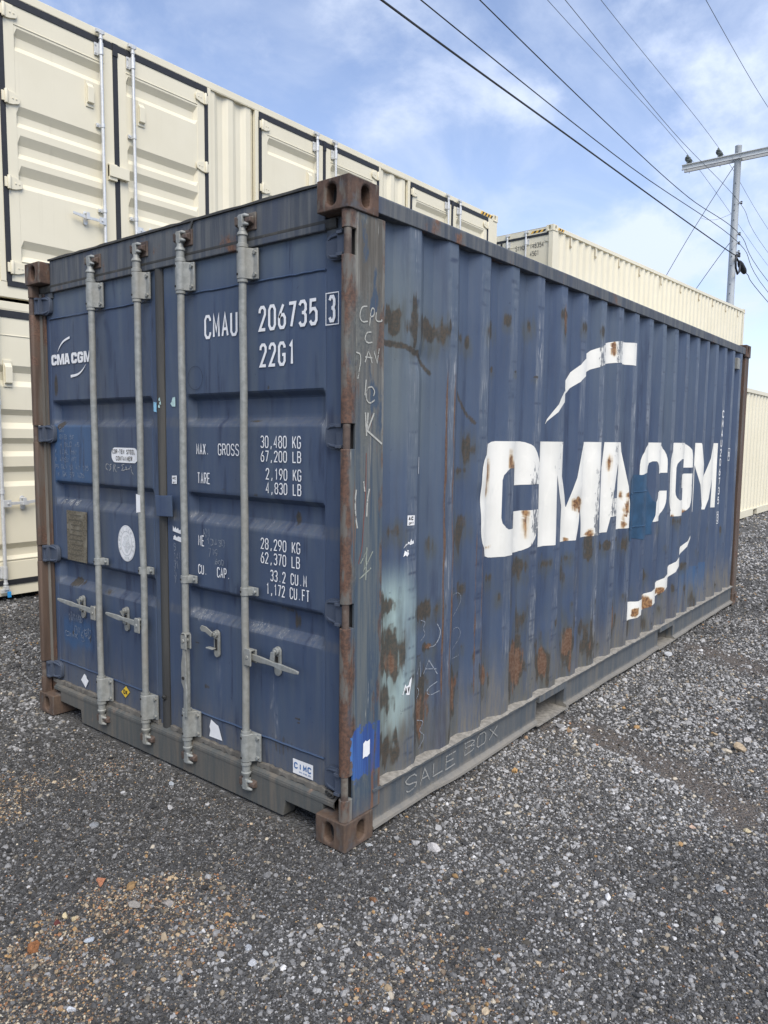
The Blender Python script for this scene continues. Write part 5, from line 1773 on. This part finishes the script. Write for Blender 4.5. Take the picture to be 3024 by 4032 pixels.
def end_door_container(loc, rz, label, Lg=12.192, hc=HB, hooks=True, writing=True, doors=True, group=None):
    r = empty('freight_container', loc, rz, label=label, cat='shipping container', group=group)
    shell(r, Lg, hc)
    end_wall(r, Lg - .02, Lg, hc)
    fn = lambda a, b, c: (b, a, c)          # door plane: local x -> across, depth -> along
    if hooks:
        for hx in hooks_x:
            MB().box(hx - .008, hx + .008, .010, .026, hc - .30, hc - .10).prism([(.012, hc - .33), (-.010, hc - .315), (-.010, hc - .285), (.012, hc - .27)], 'x', hx - .013, hx + .013).build('lashing_hook', plain_hook, r)
    if doors:
        MB().box(.05, .11, .165, Wd - .165, hc - .125, hc - .012).build('door_header', BE, r, bevel=.003)
        MB().box(.05, .11, .165, Wd - .165, .01, .14).build('door_sill', BE, r, bevel=.003)
        gk = MB()
        for y0, y1, z0, z1 in ((.06, Wd - .06, hc - .168, hc - .127), (.06, Wd - .06, .142, .18), (.052, .075, .18, hc - .168), (Wd - .075, Wd - .052, .18, hc - .168), (Wd / 2 - .02, Wd / 2 + .02, .18, hc - .168)):
            gk.box(.050, .10, y0, y1, z0, z1)
        gk.build('door_seal', MAT['gasket'], r)
        for s in (0, 1):
            y0, y1 = ((.077, Wd / 2 - .022), (Wd / 2 + .022, Wd - .077))[s]
            mb = MB()
            ribbed(mb, y0 + .10, y1 - .10, .182, hc - .170, [(1.95, 1.91, 1.83, 1.79), (1.45, 1.41, 1.33, 1.29), (.95, .91, .83, .79)], .062, .036)
            mb.box(y0, y0 + .10, .060, .10, .182, hc - .17).box(y1 - .10, y1, .060, .10, .182, hc - .17)
            d = rot_parts(mb, fn).build('door', BE, r)
            rot_parts(MB().tube([(y0 + .1, .061, hc - .30), (y1 - .1, .061, hc - .30)], .006, 6), fn).build('weld_bead', BE, d)
            hy, hs = ((.085, 1), (Wd - .085, -1))[s]
            for z in (hc - .25, hc - 1.0, 1.05, .35):
                b_hinge(d, hy, z, hs, lambda a, b, c: (b + .058, a, c))
            for yb in ((.62, 1.055) if s == 0 else (1.385, 1.80)):
                zinc_bar(d, yb, hc - .075, .10, (hc - .24, .27), (1.0,), (1 if yb in (.62,) else -1, .75), lambda a, b, c: (b + .062, a, c))
        hazard(r, -.535, 1, 0, 6, .052, .044, lambda a, b: (.0475, -a, hc - .098 + b))
    hazard(r, .185, 1, 0, 5, .046, .050, lambda a, b: (a, .0085, hc - .085 + b))
    if writing:
        ef = lambda u, v, l=0.0: (.0575 - l, -u, v)
        mb = MB()
        text(mb, "SIMU", -.885, 2.515, .098, .215, .0105, ef)
        text(mb, "148354", -.550, 2.515, .100, .31, .0105, ef)
        text(mb, "8", -.128, 2.520, .095, .046, .012, ef)
        mb.ribbon([(-.142, 2.50), (-.068, 2.50), (-.068, 2.63), (-.142, 2.63), (-.142, 2.50)], .004, ef)
        text(mb, "45G1", -.545, 2.365, .098, .20, .0105, ef)
        mb.build('lettering', MAT['black'], r)
        sf = lambda u, v, l=0.0: (u, .0235 - l, v)
        mb = MB()
        for i, ch in enumerate("SIMU1483548"):
            text(mb, ch, 11.42, 2.25 - i * .09, .07, .05, .010, sf)
        mb.build('vertical_lettering', MAT['greyprint'], r)
    return r


YAW2 = math.radians(-3.1)
end_door_container((11.54, 4.90, 2.926), YAW2, 'cream container with closed end doors reading SIMU 148354 8, beyond the blue roof')
end_door_container((11.54, 4.90, .026), YAW2, 'cream container under the one reading SIMU, hidden behind the blue container', hooks=False, writing=False)
rgt = end_door_container((12.9, 1.74, .125), 0.0, 'single cream container standing on the gravel right of the rusty far post', 6.058, 2.591, False, False)
MB().box(3.2, 3.32, .0075, .0095, .10, .14).build('yellow_label', MAT['yellow'], rgt)

# ================================================================== utility pole, wires and guys
PX, PY = 33.82, 7.28
pole = empty('utility_pole', (PX, PY, 0), label='tall galvanised steel utility pole with a double crossarm beyond the cream containers', cat='utility pole')
MB().lathe([(.180, 0), (.168, 5), (.154, 10), (.136, 14.44), (.142, 14.45), (.142, 14.50)], n=20).build('pole_shaft', MAT['pole'], pole, smooth=40)
for zz in [5.8, 6.6, 8.2, 8.6, 9.4, 9.8, 10.1, 10.45, 11.0, 11.35, 11.75, 12.0, 12.35, 12.9, 14.2]:
    MB().lathe([(.022, -.182), (.022, -.132)], (0, 0, zz), 'x', 6).build('step_bolt', MAT['thinwire'], pole)
for s in (-1, 1):
    x0 = s * .19
    mb = MB().prism([(x0 - .045 * s, 13.90), (x0 + .045 * s, 13.90), (x0 + .045 * s, 13.93), (x0 - .03 * s, 13.93), (x0 - .03 * s, 14.10), (x0 + .045 * s, 14.10), (x0 + .045 * s, 14.13), (x0 - .045 * s, 14.13)], 'y', -2.9, 2.32)
    mb.build('crossarm', MAT['arm'], pole, bevel=.004)
MB().box(-.22, .22, -.155, -.143, 13.95, 14.08).box(-.22, .22, .143, .155, 13.95, 14.08).build('arm_band', MAT['pole'], pole)


def insulator(x, y, z):
    pr = [(.022, 0), (.022, .10), (.055, .11), (.060, .13), (.045, .15), (.095, .16), (.10, .18), (.055, .21), (.105, .22), (.11, .24), (.055, .27), (.090, .28), (.092, .30), (.040, .34), (.046, .37), (.026, .40)]
    o = MB().lathe(pr, (x, y, z), n=16).build('insulator', MAT['porcelain'], pole, smooth=40)
    MB().lathe([(.016, -.30), (.016, .11)], (x, y, z), n=8).build('insulator_pin', MAT['pole'], o)


for y in (2.10, .78, -2.35):
    for x in (-.19, .19):
        insulator(x, y, 14.13)
for z, s in ((12.07, .05), (10.75, .03), (10.36, .03), (9.98, .04)):
    o = MB().box(-.05, .05, -.27, -.09, z - .02, z + .02).build('cable_bracket', MAT['pole'], pole)
    MB().lathe([(.02, -.07), (.05, -.05), (.03, 0), (.05, .05), (.02, .07)], (0, -.24, z), n=12).build('spool', MAT['wire'], o)

WIREG = 'overhead wires strung to the utility pole'


def wire(name, pts, r, mat, label, cat='overhead wire', sag=0.0, n=24):
    """catenary-like run through given world points"""
    P = []
    for i in range(len(pts) - 1):
        p0, p1, p2_, p3 = pts[max(i - 1, 0)], pts[i], pts[i + 1], pts[min(i + 2, len(pts) - 1)]
        for k in range(8):
            t = k / 8
            P.append(tuple(.5 * (2 * b + (c - a) * t + (2 * a - 5 * b + 4 * c - d) * t * t + (3 * b - a - 3 * c + d) * t ** 3) for a, b, c, d in zip(p0, p1, p2_, p3)))
    P.append(pts[-1])
    o = MB().tube(P, r, 6).build(name, mat, None, smooth=60)
    return tag(o, label, cat)


def span(y, za, zmid, znear, xs_=(33.8, 22, 9, -12), r=.008):
    return [(xs_[0], y, za), (xs_[1], y, zmid), (xs_[2], y, znear), (xs_[3], y, za)]


def run(y, xz):
    return [(x, y, z) for x, z in xz]


wire('power_line', run(9.38, [(-14, 16.6), (4, 15.7), (19.66, 14.98), (33.67, 14.55), (50.4, 12.75), (70, 11.2)]), .009, MAT['thinwire'], 'thin power wire on the outermost insulator at the free left end of the crossarm')
wire('power_line', run(8.06, [(-14, 16.4), (4, 15.6), (20.55, 14.93), (33.67, 14.55), (43.75, 13.3), (70, 11.0)]), .009, MAT['thinwire'], 'thin power wire on the insulator just left of the pole top')
wire('power_line', run(7.1, [(-14, 14.6), (4, 13.4), (16.2, 12.69), (24.6, 12.19), (33.82, 12.07), (39.6, 11.10), (70, 9.0)]), .009, MAT['thinwire'], 'thin neutral wire crossing in front of the crossarm to the spool on the pole')
wire('power_line', run(4.93, [(-14, 15.2), (6, 14.5), (20.4, 13.78), (28.3, 13.9), (33.67, 14.5), (50, 12.9), (70, 11.2)]) if False else run(4.93, [(-14, 15.6), (6, 14.6), (20.4, 13.80), (28.3, 13.6), (33.67, 14.0), (50, 12.9), (70, 11.4)]), .009, MAT['thinwire'], 'thin power wire alone in the top right corner of the sky')
wire('telecom_cable', run(7.05, [(-14, 9.7), (0, 9.5), (8.85, 9.43), (16.57, 9.50), (27.4, 9.62), (33.6, 9.76), (33.85, 9.98)]), .021, MAT['wire'], 'thickest black cable, lowest of the overhead lines left of the pole', 'overhead cable')
wire('telecom_cable', run(7.05, [(-14, 10.6), (0, 10.15), (10.0, 9.95), (20.9, 9.95), (33.82, 10.36), (39.9, 9.20), (70, 6.5)]), .013, MAT['wire'], 'black cable, second from the bottom among the overhead lines left of the pole', 'overhead cable')
wire('telecom_cable', run(7.05, [(-14, 12.6), (0, 11.5), (12.1, 10.87), (20.0, 10.57), (26.6, 10.48), (33.82, 10.75), (39.7, 9.72), (70, 7.2)]), .013, MAT['wire'], 'black cable, third from the bottom among the overhead lines left of the pole', 'overhead cable')
cl_ = empty('cable_closure', (33.9, 7.02, 9.5), label='black cable splice case with a drooping loop hanging beside the steel pole', cat='cable splice')
MB().tube([(0, 0, .45), (-.02, 0, .30), (-.50, -.02, .28), (-.66, -.02, .05), (-.60, -.03, -.30), (-.28, -.03, -.50), (.0, -.03, -.35), (.12, -.02, -.08), (.05, -.02, .10)], .045, 8).build('cable_loop', MAT['wire'], cl_, smooth=60)
MB().tube([(-.50, .02, .22), (-.2, .02, .12), (.10, .02, .06)], .045, 8).build('cable_tail', MAT['wire'], cl_, smooth=60)
MB().tube([(.02, 0, .10), (.12, 0, .06), (.30, 0, .0), (.85, 0, -.14), (1.02, 0, -.20), (1.08, 0, -.22)], [.05, .10, .13, .13, .10, .04], 12).build('splice_case', MAT['wire'], cl_, smooth=45)
wire('telecom_cable', run(7.02, [(34.95, 9.27), (35.5, 9.30), (40.0, 8.70), (70, 6.0)]), .016, MAT['wire'], 'black cable running from the splice case away to the right', 'overhead cable')
wire('guy_wire', [(33.8, 7.42, 13.68), (33.8, 8.64, 11.83), (33.8, 10.14, 9.34), (33.8, 15.4, .1)], .014, MAT['thinwire'], 'long steel guy from just under the crossarm slanting down to the left', 'guy wire')
wire('guy_wire', [(33.8, 7.40, 10.45), (33.8, 8.76, 8.59), (33.8, 14.6, .1)], .014, MAT['thinwire'], 'lower steel guy from the middle of the pole slanting down to the left', 'guy wire')
wire('tie_wire', [(33.8, 8.70, 11.70), (33.8, 8.35, 11.56), (33.8, 7.95, 11.53), (33.8, 7.42, 11.66)], .006, MAT['thinwire'], 'slack thin wire between the long guy and the pole', 'tie wire')


# ================================================================== stones
def rock_mesh(name, seed, sub=2, ang=.55, flat=.65):
    bm = bmesh.new()
    bmesh.ops.create_icosphere(bm, subdivisions=sub, radius=1)
    r_ = np.random.default_rng(seed)
    pl = r_.normal(size=(9, 3))
    pl /= np.linalg.norm(pl, axis=1)[:, None]
    dd = r_.uniform(ang, .82, 9)
    for v in bm.verts:
        p = np.array(v.co)
        for n_, d_ in zip(pl, dd):
            e = p @ n_ - d_
            if e > 0:
                p = p - n_ * e
        p *= 1 + (r_.random() - .5) * .10
        v.co = (p[0], p[1], p[2] * flat)
    me = bpy.data.meshes.new(name)
    bm.to_mesh(me)
    bm.free()
    return me


def stone_mat(name, c):
    m = Mat(name, .85)
    a = m.noise(4, 5)
    b = m.noise(16, 4)
    col = m.mix(m.rng(a, .3, .7), tuple(x * .72 for x in c), tuple(min(.85, x * 1.25) for x in c))
    col = m.mix(m.rng(b, .55, .75, 0, .4), col, tuple(x * .45 for x in c))
    return m.out(col, bump=b, bs=.4, bd=.1)


ROCKS = [
    (-.713, .56, .048, .030, .018, (.45, .19, .10), 'flat orange red stone lying alone on dark gravel, left of the middle foreground'),
    (-1.043, .399, .040, .032, .030, (.27, .115, .045), 'rusty brown clod, largest lump near the left edge of the foreground'),
    (-.931, .461, .016, .015, .014, (.11, .03, .025), 'small dark red stone beside two pale yellow stones'),
    (-.896, .472, .020, .016, .016, (.60, .50, .30), 'pale yellow stone, upper of the pair beside the dark red one'),
    (-.886, .440, .019, .014, .013, (.57, .46, .27), 'pale yellow stone, lower of the pair beside the dark red one'),
    (-.915, .294, .026, .020, .016, (.42, .46, .50), 'pale blue grey angular stone in the left foreground'),
    (-1.097, .065, .020, .016, .015, (.62, .64, .66), 'small white rounded stone near the bottom edge, left side'),
    (-.719, .345, .042, .026, .018, (.28, .26, .23), 'long dull grey brown stone half sunk in the gravel'),
    (-.632, .265, .040, .018, .012, (.30, .27, .24), 'thin pinkish grey stone slab beside the orange gravel'),
    (-.603, -.127, .022, .020, .014, (.42, .44, .46), 'pale grey stone below the centre, upper of three near each other'),
    (-.642, -.187, .026, .020, .015, (.45, .46, .47), 'pale grey flat stone below the centre, nearest of three'),
    (-.590, -.196, .020, .019, .018, (.38, .39, .38), 'round grey stone below the centre beside the pale flat one'),
    (.117, -.026, .030, .020, .012, (.46, .48, .48), 'pale flat stone at the foot of the near bottom corner casting'),
    (.256, -.245, .045, .035, .024, (.50, .48, .46), 'big whitish stone right of the near corner casting'),
    (-.081, -.271, .022, .022, .013, (.36, .37, .36), 'round flat grey stone below the near corner casting'),
    (.707, -1.212, .032, .026, .012, (.32, .33, .33), 'flat grey stone slab at the right side of the foreground'),
    (.517, -1.254, .030, .020, .010, (.36, .36, .33), 'dull buff slab, lower right foreground'),
    (.755, -.859, .016, .015, .014, (.66, .66, .64), 'small bright white stone alone in the right foreground'),
    (1.017, .048, .034, .022, .014, (.46, .48, .48), 'pale flat stone close under the container rail, by the chalked word'),
    (1.089, -.158, .036, .022, .022, (.50, .30, .12), 'orange brown stone pair on the gravel beside the chalked rail'),
    (2.086, -.953, .055, .040, .042, (.42, .33, .22), 'tan lumpy rock near the right edge beyond the wheel track'),
    (2.265, -.962, .050, .034, .020, (.55, .53, .50), 'pale flat stone just behind the tan lumpy rock'),
    (3.626, -.086, .055, .045, .040, (.48, .49, .50), 'large pale grey rock near the second forklift pocket'),
    (1.232, -1.189, .024, .018, .014, (.55, .47, .30), 'buff yellow stone at the right edge of the foreground'),
    (1.096, -1.004, .024, .018, .014, (.55, .40, .30), 'pinkish tan stone in the right foreground'),
    (-.512, .954, .036, .028, .010, (.24, .25, .26), 'dark grey flat slab in front of the container doors'),
    (-.070, 1.029, .036, .020, .013, (.42, .45, .47), 'pale bluish sliver of stone in front of the left door'),
]
for i, (x, y, a, b, c, colr, lab) in enumerate(ROCKS):
    me = rock_mesh('stone', 100 + i, 3, .34, 1.0)
    o = link_mesh('stone', me, stone_mat('stone_%s' % i, colr))
    o.scale = (a * .74, b * .74, c * .74)
    o.rotation_euler = (random.uniform(-.15, .15), random.uniform(-.15, .15), random.uniform(0, 6.28))
    o.location = (x, y, float(ground_h(np.array([x]), np.array([y]))[0]) + c * .45)
    tag(o, lab, 'stone')


# gravel: loose stone scattered over the ground (stuff)
def gravel_points():
    fwd = math.atan2(fw.y, fw.x)
    X, Y, Sz = [], [], []

    def ring(r0, r1, dens, s0, s1, power, half=.72):
        area = half * (r1 * r1 - r0 * r0)
        n = int(area * dens)
        r = np.sqrt(RNG.uniform(r0 * r0, r1 * r1, n))
        a = fwd + RNG.uniform(-half, half, n)
        x, y = CAM.x + r * np.cos(a), CAM.y + r * np.sin(a)
        s_ = .9 * s0 * (s1 / s0) ** (RNG.random(n) ** power)
        X.append(x); Y.append(y); Sz.append(s_)

    ring(1.55, 4.2, 24000, .0022, .0048, 1.0)        # grit
    ring(1.55, 4.2, 4200, .0044, .0098, 1.7)
    ring(1.55, 4.2, 300, .0090, .0165, 2.4)
    ring(4.2, 8.0, 5200, .0048, .0110, 1.6)
    ring(4.2, 8.0, 260, .011, .022, 2.0)
    ring(8.0, 14, 900, .009, .020, 1.4)
    ring(14, 26, 130, .014, .030, 1.3)
    ring(1.5, 6, 1500, .003, .010, 1.2, 1.25)        # sides of the frame, thinner
    x, y, s_ = (np.concatenate(v) for v in (X, Y, Sz))
    keep = ~((x > .02) & (x < L - .02) & (y > .12) & (y < Wd - .05))
    keep &= ~((y > 5.7) & (y < 7.9) & (x < 10.4)) & ~((x > 11.6) & (y > 4.9)) & ~((x > 13.0) & (x < 18.9) & (y > 1.9))
    t, r = track(x, y)
    keep &= RNG.random(len(x)) > t * .80
    d_ = np.clip(.75 * ss(.34, .64, fbm(x * 1.5, y * 1.5, 55, 4)) + .55 * ss(-1.2, 1.3, x - y) - .22, 0, 1)
    keep &= (RNG.random(len(x)) < .50 + .50 * d_) | (s_ < .005)
    x, y, s_, r, d_ = x[keep], y[keep], s_[keep], r[keep], d_[keep]
    s_ = s_ * (1 + .5 * r * RNG.random(len(x)))
    n = len(x)
    u = RNG.random(n)
    tone = np.where(u < .60, RNG.uniform(.036, .088, n), np.where(u < .86, RNG.uniform(.088, .20, n), np.where(u < .97, RNG.uniform(.20, .36, n), RNG.uniform(.40, .62, n))))
    big = s_ > .0058
    tone = np.where(big & (RNG.random(n) < .10 + .42 * d_), RNG.uniform(.17, .38, n), tone)
    tone = tone * (.74 + .55 * d_)
    tone = np.minimum(tone * (1 + .3 * r), .7)
    col = np.stack([tone * 1.0, tone * .99, tone * .965], 1)
    warm = RNG.random(n)
    wm_ = warm < .10
    col[wm_] *= np.array([1.12, 1.0, .80])
    tm = tan_mask(x, y)
    isT = RNG.random(n) < tm * .42 + .024
    pal = np.array([(.44, .33, .20), (.50, .40, .27), (.40, .25, .11), (.58, .51, .38), (.30, .20, .12), (.38, .19, .09), (.24, .17, .12), (.20, .155, .11), (.34, .27, .18)])
    pc_ = pal[RNG.integers(0, len(pal), n)] * RNG.uniform(.55, 1.15, n)[:, None]
    col = np.where(isT[:, None], pc_, col)
    z = ground_h(x, y) + s_ * RNG.uniform(-.10, .45, n)
    me = bpy.data.meshes.new('gravel')
    me.vertices.add(n)
    me.vertices.foreach_set('co', np.stack([x, y, z], 1).astype(np.float32).ravel())
    sc = s_[:, None] * RNG.uniform(.75, 1.3, (n, 3)) * np.array([1.15, 1.0, .72])
    rot = np.stack([RNG.normal(0, .45, n), RNG.normal(0, .45, n), RNG.uniform(0, 6.28, n)], 1)
    me.attributes.new('scl', 'FLOAT_VECTOR', 'POINT').data.foreach_set('vector', sc.astype(np.float32).ravel())
    me.attributes.new('rot', 'FLOAT_VECTOR', 'POINT').data.foreach_set('vector', rot.astype(np.float32).ravel())
    me.attributes.new('idx', 'INT', 'POINT').data.foreach_set('value', RNG.integers(0, 6, n).astype(np.int32))
    me.attributes.new('col', 'FLOAT_COLOR', 'POINT').data.foreach_set('color', np.concatenate([col, np.ones((n, 1))], 1).astype(np.float32).ravel())
    return me, n


m = Mat('gravel_stone', .88)
ca = m.attr('col', 'INSTANCER', 'Color')
gm = m.out(m.mix(m.rng(m.noise(1.7, 4), .3, .7), m.mix(.0, ca, ca), m.mix(1.0, ca, (.72, .72, .72), 'MULTIPLY')))
gme, ng = gravel_points()
print('gravel', ng)
go = bpy.data.objects.new('gravel', gme)
COL.objects.link(go)
tag(go, 'loose grey crushed stone with patches of tan and orange pieces covering the yard', 'gravel', kind='stuff')
ng_ = bpy.data.node_groups.new('scatter_stone', 'GeometryNodeTree')
ng_.interface.new_socket('Geometry', in_out='INPUT', socket_type='NodeSocketGeometry')
ng_.interface.new_socket('Geometry', in_out='OUTPUT', socket_type='NodeSocketGeometry')
N, K = ng_.nodes, ng_.links
gi, goN = N.new('NodeGroupInput'), N.new('NodeGroupOutput')
join = N.new('GeometryNodeJoinGeometry')
for i in range(6):
    ico = N.new('GeometryNodeMeshIcoSphere')
    ico.inputs['Subdivisions'].default_value = 1 if i < 4 else 2
    ns = N.new('ShaderNodeTexNoise')
    ns.noise_dimensions = '4D'
    ns.inputs['W'].default_value = i * 7.31 + 1.7
    ns.inputs['Scale'].default_value = .95
    ns.inputs['Detail'].default_value = 1
    sb = N.new('ShaderNodeVectorMath')
    sb.operation = 'SUBTRACT'
    K.new(ns.outputs['Color'], sb.inputs[0])
    sb.inputs[1].default_value = (.5, .5, .5)
    ml = N.new('ShaderNodeVectorMath')
    ml.operation = 'SCALE'
    K.new(sb.outputs[0], ml.inputs[0])
    ml.inputs['Scale'].default_value = 1.7
    sp_ = N.new('GeometryNodeSetPosition')
    K.new(ico.outputs['Mesh'], sp_.inputs['Geometry'])
    K.new(ml.outputs[0], sp_.inputs['Offset'])
    sm_ = N.new('GeometryNodeSetMaterial')
    K.new(sp_.outputs[0], sm_.inputs[0])
    sm_.inputs['Material'].default_value = gm
    ti = N.new('GeometryNodeGeometryToInstance')
    K.new(sm_.outputs[0], ti.inputs[0])
    K.new(ti.outputs[0], join.inputs[0])
iop = N.new('GeometryNodeInstanceOnPoints')
iop.inputs['Pick Instance'].default_value = True


def named(nm, typ):
    a = N.new('GeometryNodeInputNamedAttribute')
    a.data_type = typ
    a.inputs['Name'].default_value = nm
    return a.outputs[0]


e2r = N.new('FunctionNodeEulerToRotation')
K.new(named('rot', 'FLOAT_VECTOR'), e2r.inputs[0])
K.new(gi.outputs[0], iop.inputs['Points'])
K.new(join.outputs[0], iop.inputs['Instance'])
K.new(named('idx', 'INT'), iop.inputs['Instance Index'])
K.new(e2r.outputs[0], iop.inputs['Rotation'])
K.new(named('scl', 'FLOAT_VECTOR'), iop.inputs['Scale'])
K.new(iop.outputs[0], goN.inputs[0])
go.modifiers.new('scatter', 'NODES').node_group = ng_
